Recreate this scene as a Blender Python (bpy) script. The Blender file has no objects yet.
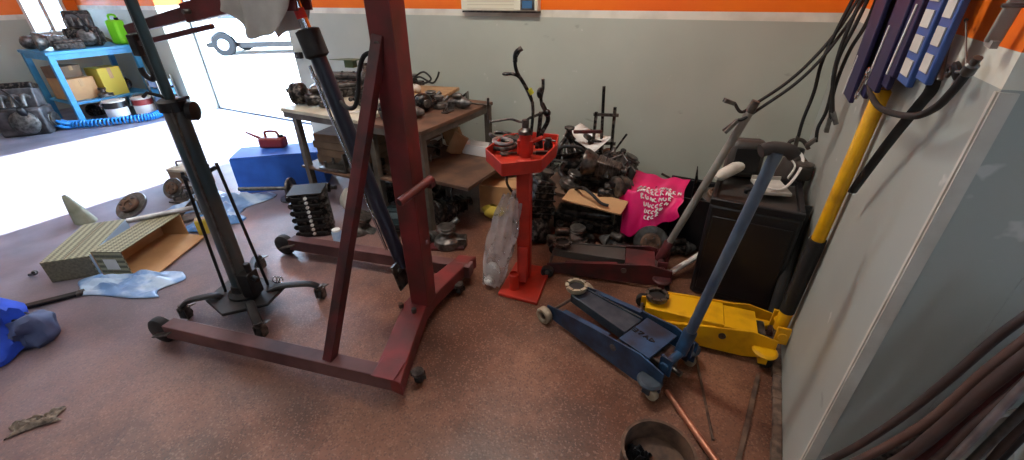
import bpy, math, random
from mathutils import Vector, Matrix, noise
R = random.Random(7)
PI = math.pi

# ---------------------------------------------------------------- camera, light, exposure
FPX, PITCH, ROLL, YAW, EYE = 428.0, math.radians(29.6), math.atan(.0152), math.radians(28.7), 1.70
sc = bpy.context.scene
COL = sc.collection
def cam_basis():
    c, s = math.cos(ROLL), math.sin(ROLL)
    fw = Vector((-math.sin(YAW), math.cos(YAW), 0)); rt0 = Vector((math.cos(YAW), math.sin(YAW), 0))
    look = fw*math.cos(PITCH) - Vector((0, 0, 1))*math.sin(PITCH)
    dn0 = -Vector((0, 0, 1))*math.cos(PITCH) - fw*math.sin(PITCH)
    return c*rt0 + s*dn0, -(c*dn0 - s*rt0), look
rt, up, look = cam_basis()
cam = bpy.data.cameras.new('camera'); cam_o = bpy.data.objects.new('camera', cam); COL.objects.link(cam_o)
m = Matrix((rt, up, -look)).transposed().to_4x4(); m.translation = Vector((0, 0, EYE)); cam_o.matrix_world = m
cam.sensor_width = 36; cam.lens = FPX/1024*36; cam.clip_start = .05; cam.clip_end = 300
sc.camera = cam_o
sc.view_settings.view_transform = 'Standard'; sc.view_settings.look = 'None'
sc.view_settings.gamma = 1; sc.view_settings.use_curve_mapping = False
sc.view_settings.exposure = 0.2

W = bpy.data.worlds.new('sky'); sc.world = W; W.use_nodes = True
bg = W.node_tree.nodes['Background']; bg.inputs[0].default_value = (.52, .74, 1, 1); bg.inputs[1].default_value = 17.0
sun = bpy.data.lights.new('sun', 'SUN'); sun.energy = 42; sun.angle = .012; sun.color = (1, .98, .96)
sun_o = bpy.data.objects.new('sun', sun); COL.objects.link(sun_o)
sun_o.rotation_euler = Vector((-.02, -math.cos(math.radians(30)), -math.sin(math.radians(30)))).to_track_quat('-Z', 'Y').to_euler()
FILL_LAMPS = [(-1.4, 2.0, 3.35, 50), (-4.6, .6, 3.35, 24), (-1.6, -1.6, 3.35, 24)]      # unseen tube lamps added to brighten the hall, built further down

# ---------------------------------------------------------------- where things stand, measured from the photograph
def ray(u, v):
    return rt*(u-512) - up*(v-230) + look*FPX
def gp(u, v, z=0):                       # the point at height z
    r = ray(u, v); s = (z-EYE)/r.z
    return Vector((r.x*s, r.y*s, z))
def vp(u, v, base):                      # the point standing above the floor spot base
    r = ray(u, v); s = math.hypot(base[0], base[1])/math.hypot(r.x, r.y)
    return Vector((r.x*s, r.y*s, EYE+r.z*s))
def wx(u, v, X):
    r = ray(u, v); s = X/r.x; return Vector((X, r.y*s, EYE+r.z*s))
def wy(u, v, Y):
    r = ray(u, v); s = Y/r.y; return Vector((r.x*s, Y, EYE+r.z*s))

# ---------------------------------------------------------------- mesh helpers
def frame(d, hint=Vector((0, 0, 1))):
    d = d.normalized()
    if abs(d.dot(hint)) > .95: hint = Vector((1, 0, 0))
    x = d.cross(hint).normalized(); y = x.cross(d).normalized()
    return x, y, d
V = lambda *a: Vector(a)
class MB:
    def __init__(s): s.v = []; s.f = []; s.mi = []
    def add(s, vs, fs, mi=0):
        n = len(s.v); s.v += [Vector(p) for p in vs]; s.f += [tuple(i+n for i in f) for f in fs]; s.mi += [mi]*len(fs); return s
    def box(s, c, d, rz=0, mi=0, M=None):
        c = Vector(c); h = Vector(d)/2
        vs = [Vector((x*h.x, y*h.y, z*h.z)) for z in (-1, 1) for y in (-1, 1) for x in (-1, 1)]
        if M is None: M = Matrix.Rotation(rz, 3, 'Z')
        return s.add([c+M@p for p in vs], [(0,2,3,1),(4,5,7,6),(0,1,5,4),(1,3,7,5),(3,2,6,7),(2,0,4,6)], mi)
    def beam(s, a, b, w, h, hint=V(0,0,1), w2=None, h2=None, mi=0):
        a, b = Vector(a), Vector(b); x, y, d = frame(b-a, hint); w2 = w2 or w; h2 = h2 or h
        vs = []
        for p, ww, hh in ((a, w, h), (b, w2, h2)):
            vs += [p+x*i*ww/2+y*j*hh/2 for i, j in ((-1,-1),(1,-1),(1,1),(-1,1))]
        return s.add(vs, [(3,2,1,0),(4,5,6,7),(0,1,5,4),(1,2,6,5),(2,3,7,6),(3,0,4,7)], mi)
    def tube(s, pts, r, n=10, cap=True, mi=0, hint=V(0,0,1), flat=1.0):
        pts = [Vector(p) for p in pts]; k = len(pts)
        rs = r if isinstance(r, (list, tuple)) else [r]*k
        vs = []; x = None
        for i, p in enumerate(pts):
            t = (pts[min(i+1, k-1)]-pts[max(i-1, 0)]).normalized()
            if t.length < 1e-6: t = V(0, 0, 1)
            if x is None: x = frame(t, hint)[0]
            else:
                x = x-t*x.dot(t)
                x = x.normalized() if x.length > 1e-4 else frame(t, hint)[0]
            y = t.cross(x)
            vs += [p+(x*math.cos(a)+y*math.sin(a)*flat)*rs[i] for a in [2*PI*j/n for j in range(n)]]
        fs = [(i*n+j, i*n+(j+1) % n, (i+1)*n+(j+1) % n, (i+1)*n+j) for i in range(k-1) for j in range(n)]
        if cap: fs += [tuple(range(n))[::-1], tuple((k-1)*n+j for j in range(n))]
        return s.add(vs, fs, mi)
    def cyl(s, a, b, r, r2=None, n=16, mi=0): return s.tube([a, b], [r, r if r2 is None else r2], n, mi=mi)
    def lathe(s, o, d, prof, n=20, mi=0, cap=True):          # prof: (radius, distance along d)
        o = Vector(o); x, y, d = frame(Vector(d)); vs = []
        for r, h in prof: vs += [o+d*h+(x*math.cos(a)+y*math.sin(a))*r for a in [2*PI*j/n for j in range(n)]]
        k = len(prof)
        fs = [(i*n+j, i*n+(j+1) % n, (i+1)*n+(j+1) % n, (i+1)*n+j) for i in range(k-1) for j in range(n)]
        if cap: fs += [tuple(range(n))[::-1], tuple((k-1)*n+j for j in range(n))]
        return s.add(vs, fs, mi)
    def ball(s, c, r, n=12, sq=(1,1,1), mi=0):
        c = Vector(c); vs = [c+V(0,0,-r*sq[2])]
        for i in range(1, n//2):
            th = PI*i/(n//2); vs += [c+V(r*sq[0]*math.sin(th)*math.cos(2*PI*j/n), r*sq[1]*math.sin(th)*math.sin(2*PI*j/n), -r*sq[2]*math.cos(th)) for j in range(n)]
        vs.append(c+V(0,0,r*sq[2])); rows = n//2-1; fs = [(0, 1+(j+1) % n, 1+j) for j in range(n)]
        for i in range(rows-1): fs += [(1+i*n+j, 1+i*n+(j+1) % n, 1+(i+1)*n+(j+1) % n, 1+(i+1)*n+j) for j in range(n)]
        L = len(vs)-1; fs += [(1+(rows-1)*n+j, 1+(rows-1)*n+(j+1) % n, L) for j in range(n)]
        return s.add(vs, fs, mi)
    def torus(s, c, d, R_, r, n=24, m=8, mi=0, a0=0, a1=2*PI):
        x, y, d = frame(Vector(d)); c = Vector(c); full = abs(a1-a0-2*PI) < 1e-6
        k = n+1
        return s.tube([c+(x*math.cos(a)+y*math.sin(a))*R_ for a in [a0+(a1-a0)*i/n for i in range(k)]], r, m, cap=not full, mi=mi)
    def prism(s, poly, z0, z1, mi=0, fn=None):
        n = len(poly); fn = fn or (lambda x, y, z: V(x, y, z))
        vs = [fn(p[0], p[1], z0) for p in poly]+[fn(p[0], p[1], z1) for p in poly]
        return s.add(vs, [tuple(range(n))[::-1], tuple(range(n, 2*n))]+[(i, (i+1) % n, n+(i+1) % n, n+i) for i in range(n)], mi)
    def grid(s, fn, nu, nv, mi=0, thick=0):
        vs = [Vector(fn(i/(nu-1), j/(nv-1))) for j in range(nv) for i in range(nu)]
        return s.add(vs, [(j*nu+i, j*nu+i+1, (j+1)*nu+i+1, (j+1)*nu+i) for j in range(nv-1) for i in range(nu-1)], mi)
def curve(pts, n=8):                       # smooth path through points
    P = [Vector(p) for p in pts]; out = []
    for i in range(len(P)-1):
        p0, p1, p2, p3 = P[max(i-1, 0)], P[i], P[i+1], P[min(i+2, len(P)-1)]
        for k in range(n):
            t = k/n
            out.append(.5*((2*p1)+(p2-p0)*t+(2*p0-5*p1+4*p2-p3)*t*t+(3*p1-p0-3*p2+p3)*t**3))
    return out+[P[-1]]
def obj(name, mb, mat, parent=None, bevel=0, world=False, smooth=40, solid=0, subsurf=0):
    me = bpy.data.meshes.new(name)
    vs = mb.v
    if world and parent is not None:
        chain = Matrix.Identity(4); p = parent
        while p is not None: chain = p.matrix_basis @ chain; p = p.parent
        inv = chain.inverted(); vs = [inv@p for p in vs]
    me.from_pydata([tuple(p) for p in vs], [], mb.f)
    for k in (mat if isinstance(mat, (list, tuple)) else [mat]): me.materials.append(k)
    me.polygons.foreach_set('material_index', mb.mi)
    me.polygons.foreach_set('use_smooth', [True]*len(mb.f))
    me.update(); me.set_sharp_from_angle(angle=math.radians(smooth))
    o = bpy.data.objects.new(name, me); COL.objects.link(o); o.parent = parent
    if solid:
        q = o.modifiers.new('s', 'SOLIDIFY'); q.thickness = solid; q.offset = 0
    if subsurf:
        q = o.modifiers.new('u', 'SUBSURF'); q.levels = q.render_levels = subsurf
    if bevel:
        q = o.modifiers.new('b', 'BEVEL'); q.width = bevel; q.segments = 2; q.limit_method = 'ANGLE'; q.angle_limit = math.radians(35)
    return o
def tag(o, label, cat, group=None, kind=None):
    o['label'] = label; o['category'] = cat
    if group: o['group'] = group
    if kind: o['kind'] = kind
    return o
def thing(name, label, cat, loc=(0,0,0), rz=0, group=None, tilt=None):
    o = bpy.data.objects.new(name, None); COL.objects.link(o); o.empty_display_size = .1
    o.location = loc; o.rotation_euler = (tilt[0] if tilt else 0, tilt[1] if tilt else 0, rz)
    o.matrix_basis = Matrix.Translation(Vector(loc)) @ o.rotation_euler.to_matrix().to_4x4()
    return tag(o, label, cat, group)
def struct(name, mb, mat, **k):
    o = obj(name, mb, mat, **k)
    if o.parent is None: o['kind'] = 'structure'
    return o

# ---------------------------------------------------------------- materials
def srgb(r, g, b):
    f = lambda c: (c/255/12.92 if c/255 <= .04045 else ((c/255+.055)/1.055)**2.4)
    return (f(r), f(g), f(b), 1)
def mat(name, c, rough=.6, metal=0, c2=None, scale=8, amt=.5, bump=0, detail=4, alpha=1, trans=0, spec=.5, stretch=None, contrast=(.35, .65)):
    M = bpy.data.materials.new(name); M.use_nodes = True; N = M.node_tree.nodes; L = M.node_tree.links
    b = N['Principled BSDF']; b.inputs['Roughness'].default_value = rough; b.inputs['Metallic'].default_value = metal
    b.inputs['Base Color'].default_value = c; b.inputs['Specular IOR Level'].default_value = spec
    if alpha < 1: b.inputs['Alpha'].default_value = alpha
    if trans: b.inputs['Transmission Weight'].default_value = trans
    if c2 or bump:
        tc = N.new('ShaderNodeTexCoord'); mp = N.new('ShaderNodeMapping'); L.new(tc.outputs['Object'], mp.inputs[0])
        if stretch: mp.inputs['Scale'].default_value = stretch
        nz = N.new('ShaderNodeTexNoise'); nz.inputs['Scale'].default_value = scale; nz.inputs['Detail'].default_value = detail
        L.new(mp.outputs[0], nz.inputs['Vector'])
        if c2:
            rp = N.new('ShaderNodeValToRGB'); rp.color_ramp.elements[0].position = contrast[0]; rp.color_ramp.elements[1].position = contrast[1]
            rp.color_ramp.elements[0].color = c; rp.color_ramp.elements[1].color = [c[i]*(1-amt)+c2[i]*amt for i in range(3)]+[1]
            L.new(nz.outputs[0], rp.inputs[0]); L.new(rp.outputs[0], b.inputs['Base Color'])
        if bump:
            bp = N.new('ShaderNodeBump'); bp.inputs['Strength'].default_value = bump; bp.inputs['Distance'].default_value = .01
            L.new(nz.outputs[0], bp.inputs['Height']); L.new(bp.outputs[0], b.inputs['Normal'])
    return M
S = srgb
M = dict(
 red=mat('worn_dark_red_paint', S(122,38,38), .5, 0, S(74,38,32), 7, .8, .08),
 darkred=mat('dirty_maroon_paint', S(96,34,36), .5, 0, S(44,30,30), 9, .9, .1),
 stand=mat('orange_red_paint', S(192,44,24), .5, 0, S(130,34,20), 10, .6),
 blue=mat('worn_blue_paint', S(40,76,112), .45, 0, S(24,32,44), 9, .9, .08),
 bluedark=mat('greasy_blue_steel', S(66,74,82), .5, .3, S(30,42,58), 14, .8, .1),
 yellow=mat('worn_yellow_paint', S(226,168,8), .42, 0, S(150,98,10), 9, .55, .05, contrast=(.5,.75)),
 teal=mat('dark_teal_paint', S(38,58,62), .35, 0, S(20,28,30), 10, .7),
 black=mat('black_paint', S(20,20,23), .5, 0, S(44,42,40), 12, .6, spec=.3),
 navyram=mat('dark_navy_cylinder_paint', S(30,32,44), .35),
 rubber=mat('black_rubber', S(22,22,23), .7, 0, S(40,38,36), 30, .6),
 chrome=mat('chrome', S(200,200,204), .18, 1),
 steel=mat('grey_steel', S(120,118,114), .38, .8, S(70,66,62), 20, .8, .05),
 darksteel=mat('oily_dark_steel', S(46,43,42), .35, .6, S(122,114,106), 22, .8, .15),
 alu=mat('dull_cast_aluminium', S(122,120,116), .45, .6, S(60,58,56), 26, .9, .2),
 oily=mat('greasy_casting_pale_glints', S(24,23,23), .34, .5, S(118,108,100), 30, .85, .3, contrast=(.48,.68)),  # pale flecks put metal glints into the colour
 rust=mat('rusty_steel', S(112,86,68), .75, .1, S(50,36,32), 18, .8, .2),
 hoserust=mat('reddish_brown_hose', S(92,64,54), .7, 0, S(60,42,38), 10, .7),
 silvery=mat('zinc_pipe', S(178,176,178), .3, .8, S(110,106,104), 14, .7),
 copper=mat('pinkish_copper_pipe', S(176,112,84), .4, .5, S(120,80,64), 16, .7),
 wood=mat('raw_board', S(186,150,106), .7, 0, S(140,104,70), 5, .7, .05, stretch=(1,8,1)),
 woodpale=mat('pale_board', S(205,200,178), .6, 0, S(160,150,130), 5, .6, .05),
 wooddark=mat('dirty_brown_board', S(112,82,62), .6, 0, S(66,50,42), 6, .8, .1),
 benchsteel=mat('grey_brown_bench_steel', S(104,98,88), .55, .2, S(70,62,54), 10, .7),
 card=mat('brown_cardboard', S(192,150,104), .85, 0, S(156,116,80), 6, .5, .05),
 carddark=mat('old_cardboard', S(128,104,82), .85, 0, S(96,76,60), 8, .6, .05),
 paper=mat('white_paper', S(222,220,214), .8, 0, S(190,186,176), 6, .5),
 cream=mat('cream_cloth', S(212,206,194), .9, 0, S(160,152,140), 10, .6, .2),
 greycloth=mat('grey_white_cloth', S(202,198,188), .9, 0, S(166,160,150), 9, .6, .2),
 bluefilm=mat('crumpled_blue_white_film', S(176,200,226), .35, 0, S(96,140,196), 7, .8, .3, contrast=(.45,.6)),
 bluebox=mat('blue_box_paint', S(52,112,214), .65, 0, S(34,78,170), 6, .5),
 bluesack=mat('blue_overall_cloth', S(28,74,200), .8, 0, S(18,40,120), 8, .6, .2),
 benchblue=mat('pale_blue_bench_paint', S(62,150,196), .45, 0, S(44,104,150), 8, .5),
 hosebl=mat('sky_blue_hose', S(40,134,210), .35),
 navy=mat('navy_sleeve', S(28,28,66), .5, 0, S(40,36,80), 14, .6),
 royal=mat('blue_sleeve', S(52,84,146), .5),
 plasticblack=mat('black_plastic', S(14,14,18), .42, 0, S(26,25,28), 10, .5),
 traygrey=mat('dark_grey_tray', S(70,66,62), .5, 0, S(52,50,48), 10, .6),
 brownfoam=mat('brown_black_grip', S(62,54,48), .75, 0, S(40,36,34), 14, .6, .1),
 green=mat('lime_green_plastic', S(130,230,40), .5),
 leaf=mat('dull_green_metal', S(80,96,64), .5),
 yellowbox=mat('yellow_card', S(190,168,60), .7),
 jug=mat('dark_red_plastic', S(140,48,48), .5),
 white=mat('white_plastic', S(226,224,220), .4),
 enginegrey=mat('grey_engine_casting', S(104,102,104), .5, .3, S(36,36,38), 7, .9, .2),
 dustred=mat('dusty_maroon_paint', S(112,74,70), .6, 0, S(66,34,36), 4, .9, .08),
 wheelwhite=mat('dirty_white_nylon', S(172,158,134), .55, 0, S(112,98,80), 14, .7),
 hose=mat('brown_rubber_hose', S(70,52,46), .55, 0, S(42,32,30), 8, .7, .1),
 bagclear=mat('hazy_clear_plastic', S(206,198,196), .2, 0, S(150,142,140), 14, .7, .5, alpha=.46),
 glass=mat('window_glass', (.8,.88,.92,1), .05, trans=1),
 carwhite=mat('white_car_paint', S(232,236,244), .3),
 tyre=mat('tyre_rubber', S(18,18,20), .9),
 tape=mat('pale_rag', S(150,136,120), .9, 0, S(50,44,44), 40, .9, .3),
 beltlime=mat('lime_tape', S(196,200,60), .5),
)

# ---------------------------------------------------------------- setting
def floor_mat():
    m = bpy.data.materials.new('speckled_brown_floor'); m.use_nodes = True; N = m.node_tree.nodes; L = m.node_tree.links
    b = N['Principled BSDF']; tc = N.new('ShaderNodeTexCoord')
    def ns(scale, detail=4, rough=.5):
        n = N.new('ShaderNodeTexNoise'); n.inputs['Scale'].default_value = scale; n.inputs['Detail'].default_value = detail
        n.inputs['Roughness'].default_value = rough; L.new(tc.outputs['Object'], n.inputs['Vector']); return n
    def ramp(n, *st):
        r = N.new('ShaderNodeValToRGB'); e = r.color_ramp.elements
        while len(e) < len(st): e.new(.5)
        for k, (p, c) in zip(e, st): k.position = p; k.color = c
        L.new(n.outputs[0], r.inputs[0]); return r
    def mix(f, a, c, mode='MIX'):
        x = N.new('ShaderNodeMix'); x.data_type = 'RGBA'; x.blend_type = mode
        if isinstance(f, float): x.inputs[0].default_value = f
        else: L.new(f, x.inputs[0])
        L.new(a, x.inputs[6]); L.new(c, x.inputs[7]); return x.outputs[2]
    base = ramp(ns(1.6, 6, .6), (.32, S(96,66,52)), (.5, S(128,86,66)), (.68, S(148,104,80)))
    grime = ramp(ns(.9, 5, .65), (.44, (.42,.38,.36,1)), (.56, (1,1,1,1)))
    col = mix(.85, base.outputs[0], grime.outputs[0], 'MULTIPLY')
    vo = N.new('ShaderNodeTexVoronoi'); vo.inputs['Scale'].default_value = 150; L.new(tc.outputs['Object'], vo.inputs['Vector'])
    sep = N.new('ShaderNodeSeparateColor'); L.new(vo.outputs['Color'], sep.inputs[0])
    sp = N.new('ShaderNodeValToRGB'); sp.color_ramp.interpolation = 'CONSTANT'
    sp.color_ramp.elements[0].color = (0,0,0,1); sp.color_ramp.elements[1].position = .86; sp.color_ramp.elements[1].color = (.25,.25,.25,1); L.new(sep.outputs[0], sp.inputs[0])
    chip = N.new('ShaderNodeRGB'); chip.outputs[0].default_value = S(176,140,120)
    col = mix(sp.outputs[0], col, chip.outputs[0])
    vd = N.new('ShaderNodeValToRGB'); vd.color_ramp.interpolation = 'CONSTANT'
    vd.color_ramp.elements[0].color = (0,0,0,1); vd.color_ramp.elements[1].position = .82; vd.color_ramp.elements[1].color = (.4,.4,.4,1); L.new(sep.outputs[1], vd.inputs[0])
    dk = N.new('ShaderNodeRGB'); dk.outputs[0].default_value = S(48,36,34)
    col = mix(vd.outputs[0], col, dk.outputs[0])
    # bluish daylight put into the floor colour towards the door end
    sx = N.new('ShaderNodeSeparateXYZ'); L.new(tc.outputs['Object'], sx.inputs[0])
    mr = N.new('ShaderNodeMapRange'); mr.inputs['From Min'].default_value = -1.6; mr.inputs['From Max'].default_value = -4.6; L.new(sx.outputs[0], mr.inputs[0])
    daylight_grey = ramp(ns(3, 5), (.35, S(106,108,122)), (.65, S(130,130,146)))
    col = mix(mr.outputs[0], col, daylight_grey.outputs[0])
    L.new(col, b.inputs['Base Color'])
    rr = ramp(ns(2.2, 5), (.35, (.28,.28,.28,1)), (.65, (.5,.5,.5,1))); L.new(rr.outputs[0], b.inputs['Roughness'])
    bp = N.new('ShaderNodeBump'); bp.inputs['Strength'].default_value = .12; bp.inputs['Distance'].default_value = .01; L.new(ns(60, 3).outputs[0], bp.inputs['Height']); L.new(bp.outputs[0], b.inputs['Normal'])
    return m
def wall_mat(name, z0, z1, grey=S(180,184,170)):
    m = bpy.data.materials.new(name); m.use_nodes = True; N = m.node_tree.nodes; L = m.node_tree.links
    b = N['Principled BSDF']; b.inputs['Roughness'].default_value = .5
    tc = N.new('ShaderNodeTexCoord'); sx = N.new('ShaderNodeSeparateXYZ'); L.new(tc.outputs['Object'], sx.inputs[0])
    def step(z):
        q = N.new('ShaderNodeMath'); q.operation = 'GREATER_THAN'; q.inputs[1].default_value = z; L.new(sx.outputs[2], q.inputs[0]); return q.outputs[0]
    def mixc(f, a, c):
        x = N.new('ShaderNodeMix'); x.data_type = 'RGBA'; L.new(f, x.inputs[0])
        for k, val in ((6, a), (7, c)):
            if isinstance(val, tuple): x.inputs[k].default_value = val
            else: L.new(val, x.inputs[k])
        return x.outputs[2]
    def nr(scale, p0, p1, c0, c1, det=5, st=None):
        n = N.new('ShaderNodeTexNoise'); n.inputs['Scale'].default_value = scale; n.inputs['Detail'].default_value = det
        if st:
            mp = N.new('ShaderNodeMapping'); mp.inputs['Scale'].default_value = st; L.new(tc.outputs['Object'], mp.inputs[0]); L.new(mp.outputs[0], n.inputs['Vector'])
        else: L.new(tc.outputs['Object'], n.inputs['Vector'])
        r = N.new('ShaderNodeValToRGB'); r.color_ramp.elements[0].position = p0; r.color_ramp.elements[1].position = p1
        r.color_ramp.elements[0].color = c0; r.color_ramp.elements[1].color = c1; L.new(n.outputs[0], r.inputs[0]); return r.outputs[0]
    g = nr(1.3, .35, .7, grey, tuple(grey[i]*.86 for i in range(3))+(1,))
    # pale plaster chips and scuffs
    g = mixc(nr(9, .70, .74, (0,0,0,1), (.7,.7,.7,1), 3), g, S(205,205,198))
    g = mixc(nr(4, .70, .78, (0,0,0,1), (.6,.6,.6,1), 4, (1,1,2.5)), g, S(92,90,84))
    w = nr(5, .4, .7, S(226,222,206), S(196,190,172))
    og = nr(2, .35, .7, S(246,122,2), S(236,102,2))
    col = mixc(step(z0), g, w); col = mixc(step(z1), col, og)
    L.new(col, b.inputs['Base Color'])
    bp = N.new('ShaderNodeBump'); bp.inputs['Strength'].default_value = .08; n = N.new('ShaderNodeTexNoise'); n.inputs['Scale'].default_value = 30; L.new(tc.outputs['Object'], n.inputs['Vector'])
    L.new(n.outputs[0], bp.inputs['Height']); L.new(bp.outputs[0], b.inputs['Normal'])
    return m
WB = wall_mat('painted_wall_grey_white_orange', 1.475, 1.53)
WR = wall_mat('painted_side_wall_grey_white_orange', 1.505, 1.575, S(168,172,164))
plain = mat('white_ceiling_paint', S(214,212,204), .8)
dull = mat('dull_far_wall_paint', S(150,148,140), .8)
XR, YB, YO, XL, CZ, YC = .45, 3.65, 4.08, -10.2, 3.4, 1.262
DX0, DX1, DZ = -7.75, -4.98, 2.75
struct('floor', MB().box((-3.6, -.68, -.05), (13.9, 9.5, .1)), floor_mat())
struct('ceiling', MB().box((-3.6, -.68, CZ+.05), (13.9, 9.5, .1)), plain)
# back wall with the vehicle door opening (wall 43 cm thick)
b = MB()
for x0, x1, z0, z1 in ((DX1, XR+.2, 0, CZ), (XL-.1, DX0, 0, CZ), (DX0, DX1, DZ, CZ)):
    b.box(((x0+x1)/2, (YB+YO)/2, (z0+z1)/2), (x1-x0, YO-YB, z1-z0))
struct('wall_back', b, WB)
struct('wall_right', MB().box((XR+.1, (YC+YB)/2, CZ/2), (.2, YB-YC-.001, CZ)), WR)
struct('wall_front_right', MB().box((XR+1.65, YC+.1, CZ/2), (2.899, .2, CZ)), WR)
trw = mat('white_corner_guard_paint', S(206,202,190), .6, 0, S(168,162,150), 8, .5)
struct('trim_1', MB().beam((XR-.003, YC+.003, 0), (XR-.003, YC+.003, 1.5), .012, .008, V(1,0,0)).beam((XR+.012, YC-.004, 0), (XR+.012, YC-.004, 1.5), .03, .01, V(0,1,0)), trw)
# left wall with a bright window
LY0, LY1, LZ0, LZ1 = 2.95, 3.5, 1.12, 2.3
b = MB()
for y0, y1, z0, z1 in ((-5.4, LY0, 0, CZ), (LY1, YB, 0, CZ), (LY0, LY1, 0, LZ0), (LY0, LY1, LZ1, CZ)):
    b.box((XL-.1, (y0+y1)/2, (z0+z1)/2), (.2, y1-y0, z1-z0))
struct('wall_left', b, wall_mat('painted_left_wall', 1.36, 1.43))
wn = MB()
for y in (LY0+.025, (LY0+LY1)/2, LY1-.025): wn.box((XL-.06, y, (LZ0+LZ1)/2), (.06, .05, LZ1-LZ0))
for z in (LZ0+.025, LZ1-.025): wn.box((XL-.06, (LY0+LY1)/2, z), (.062, LY1-LY0-.1, .05))
w1 = struct('window_1', wn, M['white'])
pn = obj('window_pane', MB().box((XL-.06, (LY0+LY1)/2, (LZ0+LZ1)/2), (.006, LY1-LY0-.1, LZ1-LZ0-.1)), M['glass'], w1)
# walls behind the photographer close the hall
struct('wall_rear', MB().box((-3.6, -5.45, CZ/2), (13.9, .1, CZ)), dull)
struct('wall_side', MB().box((XR+3.1, -2.1, CZ/2), (.2, 6.6, CZ)), dull)
# kerb of rough cement at the foot of the right wall
b = MB(); n = 30
for k in range(n):
    y = YC+.02+(YB-YC-.04)*k/n; w = .035+.012*R.random()
    b.box((XR-w/2-.001, y+.04, .012), (w, .081, .024+.01*R.random()))
struct('baseboard_right', b, mat('crumbling_cement', S(120,98,82), .9, 0, S(60,48,42), 24, .9, .4), bevel=.004)
# door frame: sliding-door rail and jamb post at the outer face
dm = mat('grey_door_steel', S(120,126,134), .4, .4)
b = MB().box(((DX0+DX1)/2, YO-.02, .012), (DX1-DX0-.002, .05, .024)).box((DX0+.02, YO-.02, DZ/2), (.04, .05, DZ-.002)).box((DX1-.02, YO-.02, DZ/2), (.04, .05, DZ-.002))
struct('door_1', b, dm)
# yard outside
yard = mat('pale_concrete_yard', S(205,203,198), .8, 0, S(180,178,172), 3, .5)
struct('yard_ground', MB().box((-11, 34.2, -.06), (90, 60.2, .1)), yard)
b = MB().box((-20, 30, 2.4), (60, .3, 4.8))
struct('yard_wall', b, mat('pale_yard_wall', S(220,218,210), .8))

# ceiling lamps out of view, added as fill light for the hall
for i, (x, y, z, e) in enumerate(FILL_LAMPS):
    t = thing('added_ceiling_lamp', ['added white twin tube ceiling lamp above the hoist', 'added white twin tube ceiling lamp near the doorway', 'added white twin tube ceiling lamp behind the photographer'][i], 'ceiling lamp', (x, y, CZ))
    obj('fill_lamp_housing', MB().box((0, 0, -.025), (1.3, .16, .05)), M['white'], t, bevel=.006)
    em = bpy.data.materials.get('lit_fill_tube')
    if not em:
        em = bpy.data.materials.new('lit_fill_tube'); em.use_nodes = True; p = em.node_tree.nodes['Principled BSDF']
        p.inputs['Emission Color'].default_value = (1, .93, .82, 1); p.inputs['Emission Strength'].default_value = 3
    for s in (-1, 1): obj('tube', MB().cyl((-.6, s*.04, -.063), (.6, s*.04, -.063), .013), em, t)
    l = bpy.data.lights.new('fill_light', 'AREA'); l.shape = 'RECTANGLE'; l.size = 1.2; l.size_y = .14; l.energy = e; l.color = (1, .95, .88)
    lo = bpy.data.objects.new('fill_light', l); COL.objects.link(lo); lo.parent = t; lo.location = (0, 0, -.09)

# fixed on the walls
t = thing('wall_lamp', 'long white wall unit with a small blue screen on the orange band', 'emergency light', (0,0,0))
a, c = wy(465, 0, YB), wy(541, 11, YB); x0, x1 = a.x, c.x; zb, zt = c.z, c.z+.10
obj('case', MB().box(((x0+x1)/2, YB-.035, (zb+zt)/2), (x1-x0, .07, zt-zb)), mat('aged_white_plastic', S(226,220,196), .5), t, bevel=.008)
w = x1-x0
obj('screen_frame', MB().box((x1-w*.12, YB-.073, (zb+zt)/2), (w*.17, .006, (zt-zb)*.82)), M['steel'], t)
obj('screen', MB().box((x1-w*.12, YB-.078, (zb+zt)/2), (w*.12, .006, (zt-zb)*.55)), mat('blue_screen', S(70,110,150), .2), t)
b = MB()
for k in range(3): b.box((x0+w*.4, YB-.071, zb+.02+.028*k), (w*.62, .004, .006))
obj('louvre_slats', b, mat('cream_slat', S(204,196,168), .5), t)
obj('lower_rail', MB().box(((x0+x1)/2, YB-.03, zb-.008), (w*1.0, .05, .012)), M['darksteel'], t)
t = thing('tool_bar', 'grey steel bar hanging on the orange part of the right wall', 'steel bar', (0,0,0))
p, q = wx(1024, -12, XR-.03), wx(992, 42, XR-.03)
BARM = mat('pale_grey_bar', S(150,146,138), .5, .2)
obj('shaft', MB().beam(p, q, .012, .026, V(1,0,0)), BARM, t, bevel=.003)
obj('hooked_end', MB().beam(q+V(0,.018,0), q+V(0,-.022,-.004), .014, .012, V(1,0,0)), BARM, t)
obj('hanging_nail', MB().cyl((XR, p.y, p.z-.03), (XR-.05, p.y, p.z-.03), .004), M['steel'], t)

# ================================================================ ENGINE HOIST
U = V(.976, .22, 0); HZ = math.atan2(.22, .976)
hoist = thing('engine_hoist', 'tall dark red engine hoist with a black hydraulic ram and boom', 'engine hoist', (-1.15, .97, 0), HZ)
Hm = hoist.matrix_basis
hl = lambda p: Hm.inverted()@Vector(p)
lt = .15
# two legs with wheels; the near one
for s, (y, x0) in enumerate(((0, -1.385), (.93, -1.365))):
    lg = obj('leg', MB().beam((x0, y, lt-.045), (.02, y, lt-.045), .075, .085), M['dustred'], hoist, bevel=.004)
    fork = MB()
    for e in (-1, 1): fork.beam((x0-.07, y+e*.035, .075), (x0+.06, y+e*.035, lt-.03), .008, .06, V(0,1,0))
    obj('wheel_fork', fork, M['darksteel'], lg)
    wh = MB().lathe((x0-.07, y-.026, .078), (0,1,0), [(.02,-.008),(.06,-.004),(.075,.006),(.078,.026),(.075,.046),(.06,.056),(.02,.06)], 24)
    obj('wheel', wh, M['rubber'], lg)
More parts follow.
